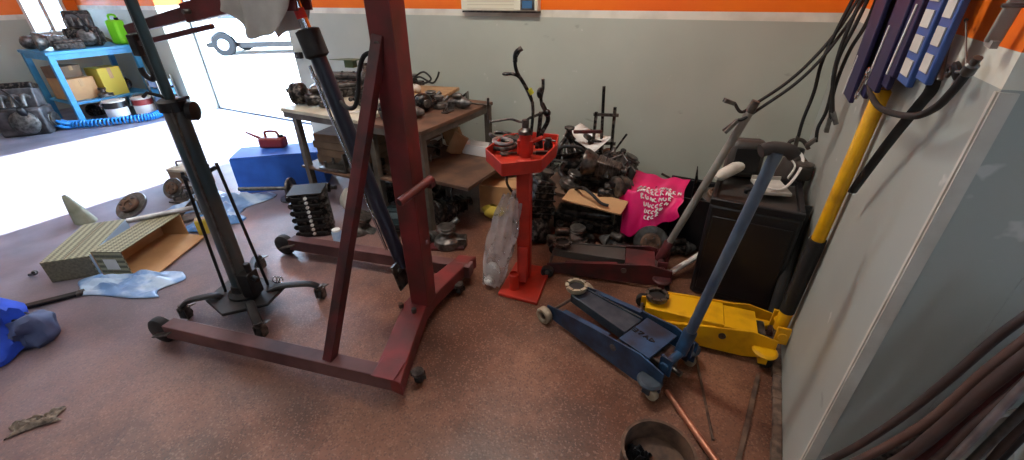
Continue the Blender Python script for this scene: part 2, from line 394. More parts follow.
# rear cross beam, with the base plate of the mast
MX, MY = -.12, .53
obj('cross_beam', MB().prism([(.045,-.05),(-.11,-.02),(-.215,.47),(-.2,.62),(-.10,1.0),(.02,1.03),(-.01,.93),(-.075,.58),(-.075,.46),(.01,.08)], .06, .15), M['red'], hoist, bevel=.006)
obj('corner_plate', MB().box((-.05, .01, .153), (.12, .12, .008)), M['red'], hoist, bevel=.003)
obj('corner_plate', MB().box((-.05, .97, .1), (.10, .09, .104)), M['red'], hoist, bevel=.005)
for (x, y) in ((.05, .09), (-.02, .80)):
    c = obj('rear_castor', MB().cyl((x, y, .062), (x, y, .08), .03).beam((x-.022, y, .035), (x-.022, y, .07), .004, .04, V(1,0,0)).beam((x+.022, y, .035), (x+.022, y, .07), .004, .04, V(1,0,0)), M['darksteel'], hoist)
    obj('castor_wheel', MB().lathe((x-.015, y+.012, .033), (1,0,0), [(.01,0),(.03,0),(.033,.006),(.033,.024),(.03,.03),(.01,.03)]), M['rubber'], c)
obj('mast', MB().beam((MX, MY, .14), (MX+.02, MY, 1.9), .11, .105, V(1,0,0), .125, .115), M['red'], hoist, bevel=.005)
obj('foot_bolts', MB().cyl((MX-.09, MY-.1, .15), (MX-.09, MY-.1, .175), .014, n=6).cyl((MX+.0, MY-.12, .15), (MX, MY-.12, .175), .014, n=6).cyl((MX-.1, MY+.1, .15), (MX-.1, MY+.1, .175), .014, n=6), M['darksteel'], hoist)
# brace from the near leg up to the mast
bf = hl(gp(330, 357, .15)); bt = hl(vp(380, 36, (-1.38, 1.41)))
obj('brace', MB().beam((bf.x, .0, .14), (bt.x, bt.y, bt.z), .05, .05, V(1,0,0)), M['darkred'], hoist, bevel=.003)
obj('brace_bolt', MB().cyl((bt.x, bt.y-.035, bt.z-.03), (bt.x, bt.y+.03, bt.z-.03), .016, n=6), M['steel'], hoist)
# boom
bm = hoist
pA, pB = V(MX+.06, MY, 1.80), V(-1.12, MY, 1.615)
boom = obj('boom', MB().beam(pA, pB, .1, .12, V(0,0,1), .07, .08), M['red'], hoist, bevel=.004)
dirb = (pB-pA).normalized(); tip = pB+dirb*.42
obj('boom_extension', MB().beam(pB-dirb*.1, tip, .05, .06, V(0,0,1), .04, .04), M['darkred'], boom, bevel=.003)
obj('lock_pin', MB().cyl(pB-dirb*.05+V(0,-.07,0), pB-dirb*.05+V(0,.07,0), .01), M['steel'], boom)
obj('under_bar', MB().beam(pB+dirb*-.12-V(0,.01,.075), tip-V(0,.01,.07), .03, .022), M['darkred'], boom)
hk = obj('hook', MB().tube(curve([tip+V(.03,0,-.03), tip+V(.03,0,-.13), tip+V(.045,0,-.2), tip+V(.02,0,-.235), tip+V(-.02,0,-.215), tip+V(-.03,0,-.18)]), .014), M['black'], hoist)
obj('hook_shackle', MB().box(tip+V(.03,0,-.07), (.05,.07,.1)), M['black'], hk, bevel=.006)
# ram
r0, r1 = V(MX-.10, MY, .36), V(-.525, MY, 1.665)
dr = (r1-r0).normalized(); Lr = (r1-r0).length
ram = obj('ram_cylinder', MB().cyl(r0, r0+dr*Lr*.86, .036, n=24), M['navyram'], hoist)
obj('ram_sleeve', MB().lathe(r0+dr*Lr*.825, dr, [(.038,0),(.052,.01),(.052,Lr*.085),(.036,Lr*.09)], 24), M['rubber'], ram)
obj('ram_rod', MB().cyl(r0+dr*Lr*.86, r1, .021), M['chrome'], ram)
obj('ram_label', MB().tube([r0+dr*Lr*.945, r0+dr*Lr*.975], .0225, 16), mat('red_label', S(214,40,30), .5), ram)
obj('return_rod', MB().cyl(r0+dr*.1+V(-.055,-.01,.0), r0+dr*Lr*.80+V(-.055,-.01,0), .007), M['chrome'], ram)
obj('lower_clevis', MB().beam(r0-dr*.1+V(0,-.05,0), r0+dr*.05+V(0,-.05,0), .012, .09, V(0,1,0)).beam(r0-dr*.1+V(0,.05,0), r0+dr*.05+V(0,.05,0), .012, .09, V(0,1,0)).cyl(r0+V(0,-.07,0), r0+V(0,.07,0), .014), M['darksteel'], hoist)
obj('upper_clevis', MB().box(r1+V(0,-.045,.02), (.08,.01,.12)).box(r1+V(0,.045,.02), (.08,.01,.12)).cyl(r1+V(0,-.06,0), r1+V(0,.06,0), .012), M['darkred'], hoist)
# pump handle sleeve through the mast and pump body
h0, h1 = hl(vp(399, 203, (-1.27, 1.32))), hl(vp(431, 179, (-1.33, 1.50)))
ph = obj('pump_handle', MB().lathe(h0, h1-h0, [(.014,0),(.021,0),(.021,(h1-h0).length),(.014,(h1-h0).length)], 16), M['red'], hoist)
obj('handle_bore', MB().cyl(h0-(h1-h0).normalized()*.001, h0+(h1-h0)*.05, .014), M['black'], ph)
obj('pump_body', MB().box(hl(vp(429, 183, (-1.33, 1.52))), (.05,.05,.04)), M['darkred'], hoist, bevel=.004)
# hydraulic hose looping from mast to ram
hp = [hl(vp(u, v, bb)) for u, v, bb in ((374,52,(-1.38,1.42)),(364,56,(-1.42,1.40)),(359,72,(-1.45,1.38)),(358,92,(-1.48,1.36)),(355,106,(-1.5,1.36)),(348,108,(-1.53,1.37)),(341,102,(-1.58,1.40)))]
obj('hydraulic_hose', MB().tube(curve(hp), .0095, 10), M['rubber'], hoist)

# grey-white rag thrown over the boom
t0 = .39
def rag(i, j):
    # i along the boom, j across: front skirt, over the top, back skirt
    x = -.50-.36*i+.03*math.sin(9*i); base = pA+(pB-pA)*((x-pA.x)/(pB.x-pA.x))
    drop = .03+.155*math.sin(PI*min(1, .12+i*.8))**1.5*(1-.08*math.sin(11*i)**2)
    s = (j-.5)*2; y = .062*math.copysign(min(1, abs(s)*3), s) if abs(s) < .33 else math.copysign(.062+.012*math.sin(17*i+3*s)+.02*(abs(s)-.33), s)
    z = .066 if abs(s) < .33 else .066-(abs(s)-.33)/.67*(drop+.06)
    return Hm@(base+V(.012*math.sin(13*j), y, z+.006*math.sin(15*i+8*j)))
tag(obj('rag', MB().grid(rag, 28, 26), M['greycloth'], solid=.004, subsurf=1), 'grey-white rag draped over the red hoist boom', 'rag')

# ================================================================ TRANSMISSION JACK
tj = thing('transmission_jack', 'tall dark teal column jack on a low black four-castor base', 'transmission jack', (-2.43, 1.05, 0), math.radians(20))
tl = lambda p: tj.matrix_basis.inverted()@Vector(p)
obj('base_plate', MB().prism([(-.2,-.09),(.0,-.2),(.2,-.08),(.2,.1),(0,.16),(-.2,.1)], .085, .105), M['black'], tj, bevel=.004)
cp = [tl(gp(188, 318)), tl(gp(322, 298)), tl(gp(263, 336)), tl(gp(262, 268))]
for k, c in enumerate(cp):
    c.z = 0; st = c.normalized()*.13
    lg = obj('leg', MB().tube(curve([st+V(0,0,.1), c*.5+V(0,0,.125), c*.86+V(0,0,.12), c+V(0,0,.09)]), [.026]*25, 8, flat=.55), M['black'], tj)
    cs = obj('castor', MB().cyl(c+V(0,0,.07), c+V(0,0,.1), .022).box(c+V(.024,0,.045), (.006,.04,.07)).box(c+V(-.024,0,.045), (.006,.04,.07)).beam(c+V(0,.03,.07), c+V(0,.07,.06), .04, .008), M['darksteel'], lg)
    obj('castor_wheel', MB().lathe(c+V(-.016,.006,.032), (1,0,0), [(.01,0),(.029,0),(.032,.005),(.032,.027),(.029,.032),(.01,.032)]), M['rubber'], cs)
TOPD = tj.matrix_basis.to_3x3().inverted()@V(.012,.006,0)
obj('column', MB().tube([(0,0,.1), TOPD*.5+V(0,0,.62), TOPD+V(0,0,1.23)], [.054,.052,.05], 28), mat('brown_teal_column', S(40,60,66), .35, 0, S(92,76,62), 1.6, .9, contrast=(.42,.58)), tj)
obj('column_seam', MB().beam((.03,-.052,.1), V(.03,-.047,1.22)+TOPD, .012, .01, V(0,1,0)), M['steel'], tj)
obj('column_collar', MB().lathe(TOPD+V(0,0,1.20), (0,0,1), [(.045,0),(.062,.005),(.062,.05),(.045,.06)], 28), M['black'], tj)
obj('foot_collar', MB().lathe((0,0,.1), (0,0,1), [(.09,0),(.09,.02),(.065,.04),(.06,.08)], 28), M['black'], tj)
obj('piston', MB().cyl(TOPD+V(0,0,1.22), TOPD*1.25+V(0,0,1.98), .022, n=20), M['teal'], tj)
obj('piston_guide', MB().cyl(TOPD+V(-.045,.02,1.22), TOPD*1.25+V(-.045,.02,1.98), .009), M['black'], tj)
kn = obj('clamp_knob', MB().cyl(TOPD+V(.05,0,1.2), TOPD+V(.10,.02,1.2), .013).lathe(TOPD+V(.06,.010,1.2), (1,.2,0), [(.02,0),(.045,.01),(.045,.035),(.02,.045)], 12), M['black'], tj)
obj('clamp_lever', MB().tube([TOPD+V(*q_) for q_ in ((.15,-.05,1.28),(.1,-.04,1.27),(.03,0,1.25),(-.04,0,1.27),(-.09,-.02,1.29),(-.12,-.02,1.27))], .008), M['black'], tj)
for (ua, va, ub, vb, bs) in ((182,172,222,283,(-2.55,1.0)), (216,163,270,290,(-2.38,1.17))):
    a_, b_ = tl(vp(ua, va, bs)), tl(vp(ub, vb, bs)); b_.z = .1
    obj('lift_rod', MB().cyl(a_, b_, .0085), M['black'], tj)
obj('pump_unit', MB().box((.08,-.02,.2), (.07,.09,.16)).cyl((.1,-.02,.28), (.1,-.02,.34), .018).cyl((.12,-.03,.25), (.17,-.05,.25), .016), M['black'], tj, bevel=.005)
obj('pedal_springs', MB().torus((.12,.12,.125), (1,0,.2), .018, .004).torus((.14,.12,.125), (1,0,.2), .018, .004).torus((.16,.12,.125), (1,0,.2), .018, .004), M['chrome'], tj)
obj('rod_yoke', MB().beam(tl(vp(182,176,(-2.55,1.0))), V(0,0,.82), .014, .02).beam(tl(vp(216,167,(-2.38,1.17))), V(0,0,.86), .014, .02), M['black'], tj)

# ================================================================ STRUT PRESS STAND
SX, SY = -1.06, 2.10
st = thing('strut_press', 'orange-red strut spring press on a square pedestal against the junk pile', 'spring press', (SX, SY, 0), math.radians(18))
sl = lambda p: st.matrix_basis.inverted()@Vector(p)
pp = [sl(gp(u, v, .02)) for u, v in ((498,293),(537,303),(551,268),(516,262))]
obj('base_plate', MB().prism([(p.x, p.y) for p in pp], .0, .022), M['stand'], st, bevel=.004)
obj('foot_block', MB().lathe(sl(gp(514, 288, .02)), (0,0,1), [(.032,0),(.032,.11),(.026,.115),(.026,.1)], 16), M['stand'], st)
obj('column', MB().box((.0, .0, .43), (.085, .085, .82)), M['stand'], st, bevel=.006)
obj('column_gusset', MB().beam((.0,-.09,.03), (0,-.03,.26), .06, .05, V(0,1,0)), M['stand'], st, bevel=.004)
TZ = .815
tp = [sl(gp(u, v, .88)) for u, v in ((486,150),(502,165),(541,161),(556,146),(558,136),(530,133),(505,136))]
tray = obj('tray', MB().prism([(p.x, p.y) for p in tp], TZ, TZ+.012), M['stand'], st)
b = MB(); n = len(tp)
for k in range(n):
    p, q = tp[k].copy(), tp[(k+1) % n].copy(); p.z = q.z = TZ+.037
    b.beam(p, q, .008, .074)
obj('tray_rim', b, M['stand'], tray, bevel=.002)
obj('spindle_housing', MB().cyl((0,.03,.81), (0,.03,.98), .035).box((.0,.03,.9), (.09,.05,.08)).cyl((.04,.03,.93),(.1,.03,.96),.013), M['stand'], st, bevel=.004)
obj('spindle_cap', MB().lathe((0,.03,.975), (0,0,1), [(.04,0),(.04,.02),(.02,.035),(.02,.08)], 14), M['darksteel'], st)
BS = (SX, SY+.03)
def P(u, v, b=BS): return sl(vp(u, v, b))
arm = obj('spring_arm', MB().tube(curve([P(531,135), P(533,112), P(531,98), P(524,84), P(517,72), P(515,60), P(519,51)]), [.009]*20+[.010]*29, 10), M['oily'], st)
obj('arm_hook', MB().tube(curve([P(515,62), P(516,53), P(522,48)]), .013, 8), M['oily'], arm)
arm2 = obj('spring_arm', MB().tube(curve([P(533,104), P(527,90), P(520,78), P(513,74), P(504,74)]), [.009]*33, 10), M['oily'], st)
obj('arm_pad', MB().ball(P(506,74), .015, 10, (1.5,1,.7)), M['oily'], arm2)
arm3 = obj('pivot_arm', MB().tube(curve([P(541,148), P(541,135), P(548,120), P(545,110), P(541,100), P(543,88), P(543,79)]), [.013]*30+[.009]*19, 10), M['oily'], st)
obj('pivot_knuckle', MB().ball(P(540,93), 0.024, 12, (.8,.8,1.3)).ball(P(547,113), .022, 10), M['oily'], arm3)
obj('lime_marker', MB().tube([P(529,89), P(532,94)], .0145, 10), M['beltlime'], arm)
obj('cross_link', MB().cyl(P(530,118), P(545,112), .008).cyl(P(537,148), P(541,112), .012), M['oily'], st)
obj('crank_bar', MB().tube(curve([P(488,98,(SX-.1,SY)), P(489,120,(SX-.1,SY)), P(496,121), P(510,119), P(522,122), P(531,117)]), .007, 8), M['darksteel'], st)
# grimy tools lying in the tray
def traypt(u, v, z): return gp(u, v, z)
t = thing('spring_clamp', 'greasy black spring clamp lying at the left of the orange tray', 'clamp', traypt(503, 150, .828), .3)
obj('clamp_jaw', MB().torus((0,0,.03), (0,0,1), .075, .014, 20, 8), M['oily'], t)
obj('clamp_band', MB().torus((0,0,.055), (.1,0,1), .055, .012, 20, 8), M['silvery'], t)
obj('clamp_screw', MB().cyl((.06,.02,.03), (.2,.05,.035), .011), M['darksteel'], t)
t = thing('ratchet_wrench', 'dark steel wrench lying across the front of the orange tray', 'wrench', traypt(524, 155, .828), .5)
obj('shank', MB().beam((-.1,0,.012), (.1,0,.012), .018, .012), M['darksteel'], t)
obj('wrench_head', MB().torus((-.115,0,.012), (0,0,1), .02, .009, 14, 6), M['darksteel'], t)
obj('grip', MB().beam((.07,0,.014), (.14,0,.014), .026, .018), M['black'], t)
t = thing('spring_jaw', 'black forked spring jaw filling the middle of the orange tray', 'jaw', traypt(513, 146, .828), -.2)
obj('jaw_body', MB().box((0,0,.035), (.13,.06,.05)), M['oily'], t, bevel=.01)
for s_ in (-1, 1): obj('jaw_fork', MB().tube(curve([(.05,s_*.02,.035),(-.02,s_*.06,.045),(-.12,s_*.05,.05),(-.17,s_*.02,.05)]), .013), M['oily'], t)
t = thing('black_socket', 'stubby black socket at the right side of the orange tray', 'socket', traypt(548, 150, .828), .2)
obj('socket_body', MB().lathe((0,0,0), (0,0,1), [(.026,0),(.028,.01),(.028,.04),(.02,.05),(.02,.075)], 14), M['oily'], t); obj('socket_pin', MB().cyl((-.045,0,.06), (.045,0,.06), .006), M['steel'], t)
# clear plastic bag tied to the column
def bag(i, j):
    a = 2*PI*i; h = j
    r = (.03+.06*math.sin(PI*min(1, h*.82+.08))**.6)*(1+.12*math.sin(5*a+7*h)+.08*math.sin(11*a-9*h))
    c0, c1 = vp(512, 196, (-1.2, 2.02)), V(-1.2, 1.9, .03)
    c = c0.lerp(c1, h)
    return c+V(r*math.cos(a), r*.55*math.sin(a), .01*math.sin(9*a))
t = thing('plastic_bag', 'hazy clear plastic bag hanging down beside the orange press column', 'plastic bag', (0,0,0))
obj('bag_film', MB().grid(bag, 40, 34), M['bagclear'], t)
obj('bag_contents', MB().ball((-1.2,1.93,.11), .05, 12, (1,.6,1.4)).ball((-1.215,1.9,.05), .035, 10), M['paper'], t)
obj('bag_knot', MB().tube(curve([vp(512,200,(-1.2,2.02)), vp(514,192,(-1.18,2.04)), vp(521,190,(-1.12,2.07))]), .012, 8), M['bagclear'], t)

# ================================================================ TROLLEY JACKS
def trolley_jack(label, front, rear, width, body, arm_m, handle, wheel_m, h=.13, arm_lift=.12, saddle_m=None, aw=(.68,.42)):
    d = (Vector(rear)-Vector(front)); L = d.length; a = math.atan2(d.y, d.x)
    t = thing('trolley_jack', label, 'trolley jack', (front[0], front[1], 0), a)   # local x runs from front to handle end
    for s in (-1, 1):
        side = MB().prism([(-.02,.03),(.06,.022),(L*.8,.022),(L,.05),(L,h*1.05),(L*.82,h+.035),(L*.55,h+.01),(.1,h*.78),(-.02,h*.62)], 0, .009, fn=lambda x, y, z, s=s: V(x, s*(width/2)-z*s, y))
        r_ = obj('side_rail', side, body, t, bevel=.002)
        obj('rail_flange', MB().beam((.1, s*(width/2-.014), h*.76), (L*.56, s*(width/2-.014), h+.008), .03, .006), body, r_)
    wr = .05 if wheel_m is M['wheelwhite'] else .042
    for s in (-1, 1):
        w_ = obj('front_wheel', MB().lathe((-.01, s*(width/2+.008), wr), (0,s,0), [(.012,0),(wr*.9,0),(wr,.006),(wr,.036),(wr*.9,.042),(wr*.62,.042),(wr*.55,.032),(.01,.032)], 24), wheel_m, t)
        obj('wheel_hub', MB().lathe((-.01, s*(width/2+.036), wr), (0,s,0), [(wr*.54,0),(wr*.3,.008),(.004,.01)], 16), M['darksteel'], w_)
    obj('front_axle', MB().cyl((-.01,-width/2-.045,wr), (-.01,width/2+.045,wr), .01), M['steel'], t)
    for s in (-1, 1):
        bk = obj('castor_bracket', MB().lathe((L*.93, s*(width/2+.012), h*.62), (0,0,1), [(.0,-.004),(.058,-.004),(.06,.004),(.05,.014),(0,.016)], 20).box((L*.93+.0, s*(width/2+.012), .055), (.008+.03,.046,.05)), arm_m if wheel_m is M['wheelwhite'] and body is M['blue'] else body, t, bevel=.002)
        obj('castor_wheel', MB().lathe((L*.96, s*(width/2+.012)-.014, .03), (0,1,0), [(.01,0),(.027,0),(.03,.004),(.03,.028),(.027,.032),(.01,.032)], 18), M['rubber'] if wheel_m is not M['wheelwhite'] else wheel_m, bk)
    # lifting arm: wedge channel from the pivot to the saddle
    ax0, ax1 = L*.62, .07; w0, w1 = width*aw[0], width*aw[1]
    z0, z1 = h+.012, arm_lift
    am = MB()
    e_ = (V(ax1,0,z1)-V(ax0,0,z0)).normalized()*.06 if saddle_m is not M['wheelwhite'] else V(0,0,0)
    am.beam((ax0,0,z0), V(ax1,0,z1)+e_, w0, .012, V(0,0,1), w1, .012)
    for s in (-1, 1): am.beam((ax0, s*w0/2, z0-.012), V(ax1, s*w1/2, z1-.012)+e_, .01, .06, V(0,0,1), .01, .05)
    ar = obj('lift_arm', am, arm_m, t, bevel=.002)
    obj('arm_pivot', MB().cyl((ax0,-width/2-.006,h*.8), (ax0,width/2+.006,h*.8), .018), M['steel'], t)
    sd = obj('saddle', MB().lathe((ax1-.01,0,z1+.0), (0,0,1), [(.02,0),(.022,.012),(.054,.018),(.058,.024),(.058,.044),(.05,.044),(.046,.03),(0,.03)], 24), saddle_m or M['darksteel'], t)
    obj('saddle_pad', MB().cyl((ax1-.01,0,z1+.03), (ax1-.01,0,z1+.034), .045, n=24), M['rubber'], sd)
    b_ = MB()
    for k in range(8): b_.box((ax1-.01+.053*math.cos(k*PI/4), .053*math.sin(k*PI/4), z1+.046), (.018,.034,.012), k*PI/4)
    obj('saddle_teeth', b_, saddle_m or M['darksteel'], sd)
    # power unit, cover plate and handle socket
    obj('cover_plate', MB().box((L*.745, 0, h+.006), (L*.24, width*.78, .012)), body, t, bevel=.002)
    pu = obj('pump_block', MB().box((L*.80,0,h*.55), (L*.28, width*.5, h*.7)), M['darksteel'], t, bevel=.006)
    obj('release_valve', MB().cyl((L*.94,0,h*.5), (L*1.02,0,h*.5), .014, n=8), M['steel'], pu)
    rot = t.matrix_basis.inverted(); H0 = rot@Vector(handle[0]); H1 = rot@Vector(handle[1]); dh = (H1-H0).normalized()
    obj('handle_yoke', MB().cyl((H0.x, -width*.36, H0.z-.03), (H0.x, width*.36, H0.z-.03), .02).box((H0.x, width*.3, H0.z-.03), (.06,.014,.1)).box((H0.x, -width*.3, H0.z-.03), (.06,.014,.1)), body, t, bevel=.002)
    obj('handle_socket', MB().lathe(H0-dh*.04, dh, [(.03,0),(.031,.15),(.024,.16)], 18), body, t)
    return t, H0, H1, dh
hb = (gp(683, 347, .2), V(.135, 1.6, 1.19))
hb = (hb[0], vp(777, 152, (.13, 1.61)))
t, H0, H1, dh = trolley_jack('worn blue trolley jack with its handle standing up in front of the black cabinet', (-.68, 1.92, 0), (.0, 1.64, 0), .3, M['blue'], M['bluedark'], hb, M['wheelwhite'], h=.165, arm_lift=.17, aw=(.5,.34), saddle_m=M['wheelwhite'])
hd = obj('handle', MB().tube([H0, H0.lerp(H1, .5), H1], [.024, .022, .021], 16), mat('blue_grey_painted_tube', S(92,104,116), .45, .1, S(54,72,96), 6, .8), t)
obj('handle_grip', MB().tube(curve([H1+V(-.04,-.03,.0), H1+V(-.015,0,.01), H1+V(.025,.02,.008), H1+V(.045,.03,-.01)]), .022, 12), M['brownfoam'], hd)
# the black lettering printed on its cover plate
b = MB(); lx, lw = .65, .7
def glyph(pts, ox, oy, s):
    for (a_, c_) in pts: b.beam((ox+a_[0]*s, oy+a_[1]*s, 0), (ox+c_[0]*s, oy+c_[1]*s, 0), .006, .002)
L_ = math.hypot(.65, .28)
Zt = .165+.0135
for k, g_ in enumerate([[((0,0),(1,0)),((1,0),(1,1)),((0,1),(1,1)),((0,.5),(1,.5))], [((0,1),(1,1)),((1,1),(.3,0))], [((0,0),(.5,1)),((.5,1),(1,0)),((.2,.4),(.8,.4))], [((0,0),(0,1)),((0,1),(1,.5)),((1,.5),(0,0))]]):
    glyph(g_, L_*.655+.034*k, -.02, .024)
for i in range(len(b.v)): b.v[i].z += Zt
obj('printed_lettering', b, M['black'], t)
hy = (V(.405, 2.10, .2), vp(884, 88, (.425, 2.0)))
t, H0, H1, dh = trolley_jack('bright yellow trolley jack at the foot of the right wall', (-.26, 2.02, 0), (.385, 2.1, 0), .235, M['yellow'], M['yellow'], hy, M['rubber'], h=.155, arm_lift=.165, saddle_m=M['darksteel'], aw=(.86,.74))
hd = obj('handle', MB().tube([H0, H0.lerp(H1, .5), H1], .02, 16), M['black'], t)
obj('rubber_sleeve', MB().tube([H0.lerp(H1, .07), H0.lerp(H1, .44)], .034, 18), M['rubber'], hd)
obj('yellow_grip', MB().lathe(H0.lerp(H1, .44), dh, [(.02,-.001),(.027,0),(.027,(H1-H0).length*.55),(.018,(H1-H0).length*.56)], 18), M['yellow'], hd)
hr = (V(-.27, 2.53, .16), vp(755, 103, (.045, 2.52)))
t, H0, H1, dh = trolley_jack('dirty maroon trolley jack pushed in behind the blue one', (-.95, 2.32, 0), (-.2, 2.5, 0), .24, M['darkred'], M['traygrey'], hr, M['rubber'], h=.14, arm_lift=.15)
hd = obj('handle', MB().tube([H0, H1], .0215, 16), mat('grey_painted_tube', S(150,148,140), .45, .1, S(110,106,100), 9, .6), t)
obj('handle_tip', MB().tube([H1-dh*.05, H1+dh*.01], .022, 16), M['darksteel'], hd)

# ================================================================ mechanical parts, each kind built once per piece
def bolts(t, pts, ax=(0,0,1), r=.008, l=.012, m='steel', name='bolt'):
    for p in pts:
        p = Vector(p); obj(name, MB().cyl(p, p+Vector(ax)*l, r, n=6), M[m], t)
def gearbox(label, loc, rz=0, s=1., tilt=None, m='alu', group=None):
    t = thing('gearbox', label, 'gearbox', loc, rz, group, tilt); k = s
    obj('bell_housing', MB().lathe((0,0,.15*k), (1,0,0), [(.15*k,0),(.155*k,.02*k),(.145*k,.05*k),(.11*k,.13*k),(.08*k,.16*k)], 18), M[m], t)
    c = obj('gear_case', MB().beam((.15*k,0,.145*k), (.42*k,0,.135*k), .17*k, .19*k, V(0,0,1), .12*k, .13*k), M[m], t, bevel=.012*k)
    for i in range(5): obj('case_rib', MB().box(((.19+.05*i)*k, 0, .14*k), (.008*k, (.19-.012*i)*k, (.205-.014*i)*k)), M[m], c)
    obj('output_flange', MB().lathe((.42*k,0,.135*k), (1,0,0), [(.03*k,0),(.03*k,.05*k),(.055*k,.05*k),(.055*k,.065*k),(.02*k,.065*k)], 16), M['darksteel'], t)
    obj('selector_lever', MB().tube([(.25*k,0,.23*k),(.25*k,.02*k,.3*k),(.3*k,.05*k,.33*k)], .009*k), M['darksteel'], t)
    bolts(t, [(-.006*k, .128*k*math.cos(a), .15*k+.128*k*math.sin(a)) for a in (0,1.05,2.1,3.14,4.2,5.25)], (-1,0,0), .009*k, .01*k)
    return t
def alternator(label, loc, rz=0, s=1., tilt=None, m='alu'):
    t = thing('alternator', label, 'alternator', loc, rz, None, tilt)
    b = MB()
    obj('housing', MB().lathe((-.06*s,0,.075*s), (1,0,0), [(.045*s,0),(.07*s,.012*s),(.075*s,.03*s),(.066*s,.032*s),(.066*s,.045*s),(.075*s,.047*s),(.075*s,.085*s),(.066*s,.1*s),(.035*s,.115*s)], 20), M[m], t)
    obj('pulley', MB().lathe((.058*s,0,.075*s), (1,0,0), [(.032*s,0),(.034*s,.004*s),(.025*s,.012*s),(.034*s,.02*s),(.034*s,.026*s),(.012*s,.03*s)], 18), M['darksteel'], t)
    obj('mounting_ear', MB().box((0,.085*s,.06*s), (.05*s,.05*s,.022*s)).cyl((-.03*s,.11*s,.06*s), (.03*s,.11*s,.06*s), .016*s), M[m], t, bevel=.003)
    obj('terminal_cap', MB().box((-.065*s,0,.1*s), (.025*s,.05*s,.03*s)), M['plasticblack'], t, bevel=.003)
    return t
def starter(label, loc, rz=0, s=1., tilt=None, m='oily'):
    t = thing('starter_motor', label, 'starter motor', loc, rz, None, tilt)
    obj('motor_body', MB().lathe((-.1*s,0,.045*s), (1,0,0), [(.03*s,0),(.04*s,.01*s),(.042*s,.13*s),(.036*s,.14*s)], 18), M[m], t)
    obj('solenoid', MB().lathe((-.05*s,.0,.108*s), (1,0,0), [(.018*s,0),(.026*s,.006*s),(.026*s,.075*s),(.02*s,.085*s)], 14), M['darksteel'], t)
    obj('nose_casting', MB().lathe((.04*s,0,.05*s), (1,0,0), [(.055*s,0),(.05*s,.02*s),(.03*s,.06*s),(.018*s,.08*s)], 14), M['alu'], t)
    return t
def manifold(label, loc, rz=0, s=1., tilt=None, m='rust', n=4):
    t = thing('manifold', label, 'manifold', loc, rz, None, tilt)
    obj('flange', MB().box((0,0,.03*s), (.36*s,.014*s,.06*s)), M[m], t, bevel=.004)
    for i in range(n):
        x = (-.135+.27*i/(n-1))*s
        obj('runner', MB().tube(curve([(x,.005*s,.03*s),(x,.06*s,.05*s),(x*.6,.12*s,.09*s),(x*.15,.15*s,.15*s)]), .021*s, 10), M[m], t)
    obj('outlet', MB().lathe((0,.15*s,.13*s), (0,.2,1), [(.04*s,0),(.045*s,.03*s),(.03*s,.06*s),(.03*s,.1*s),(.05*s,.1*s),(.05*s,.112*s)], 14), M[m], t)
    return t
def cyl_head(label, loc, rz=0, s=1., tilt=None, m='oily', L=.42):
    t = thing('cylinder_head', label, 'cylinder head', loc, rz, None, tilt)
    obj('head_casting', MB().box((0,0,.05*s), (L*s,.17*s,.1*s)), M[m], t, bevel=.008*s)
    obj('valve_cover', MB().box((0,-.01*s,.125*s), (L*.94*s,.12*s,.05*s)), M['darksteel'], t, bevel=.016*s)
    for i in range(4):
        x = (-.375+.25*i)*L*s
        obj('port', MB().lathe((x,-.084*s,.05*s), (0,-1,0), [(.026*s,0),(.026*s,.016*s),(.018*s,.016*s),(.017*s,.004*s)], 14), M['alu'], t)
        obj('bolt', MB().cyl((x,-.01*s,.15*s), (x,-.01*s,.163*s), .009*s, n=6), M['steel'], t)
    obj('oil_cap', MB().lathe((L*.3*s,.02*s,.149*s), (0,0,1), [(.026*s,0),(.026*s,.018*s),(.01*s,.022*s)], 12), M['plasticblack'], t)
    return t
def hub(label, loc, rz=0, s=1., tilt=None, name='brake_disc', m='steel'):
    t = thing(name, label, 'brake disc', loc, rz, None, tilt)
    obj('disc', MB().lathe((0,0,0), (0,0,1), [(.06*s,0),(.13*s,0),(.133*s,.004*s),(.133*s,.016*s),(.13*s,.02*s),(.08*s,.02*s)], 30), M[m], t)
    obj('hat', MB().lathe((0,0,.0), (0,0,1), [(.078*s,.0),(.078*s,.045*s),(.07*s,.052*s),(.03*s,.052*s),(.03*s,.04*s)], 24), M['rust'], t)
    for i in range(5): obj('stud', MB().cyl((.052*s*math.cos(i*1.2566),.052*s*math.sin(i*1.2566),.05*s), (.052*s*math.cos(i*1.2566),.052*s*math.sin(i*1.2566),.075*s), .006*s, n=6), M['steel'], t)
    return t
def shaft(label, a, b, r=.012, boots=True, disc=0, m='steel', name='drive_shaft'):
    a, b = Vector(a), Vector(b); d = (b-a).normalized(); L = (b-a).length; x, y, _ = frame(d)
    t = thing(name, label, 'drive shaft', a)
    o = V(0,0,0)
    obj('bar', MB().cyl(o, d*L, r), M[m], t)
    if boots:
        prof = [(r,0)]
        for i in range(5): prof += [(r+.008+.006*i, .01+.016*i), (r+.004+.006*i, .018+.016*i)]
        obj('rubber_boot', MB().lathe(d*L*.8, d, prof, 16), M['rubber'], t)
        obj('joint_cup', MB().lathe(d*(L*.8+.085), d, [(.03,0),(.045,.01),(.045,.06),(.02,.07),(.02,.12)], 18), M['darksteel'], t)
    if disc:
        obj('flange_disc', MB().lathe(d*L*.55, d, [(.02,-.02),(.03,-.01),(disc,-.006),(disc,.012),(.04,.02),(.02,.05)], 26), M['darksteel'], t)
    return t
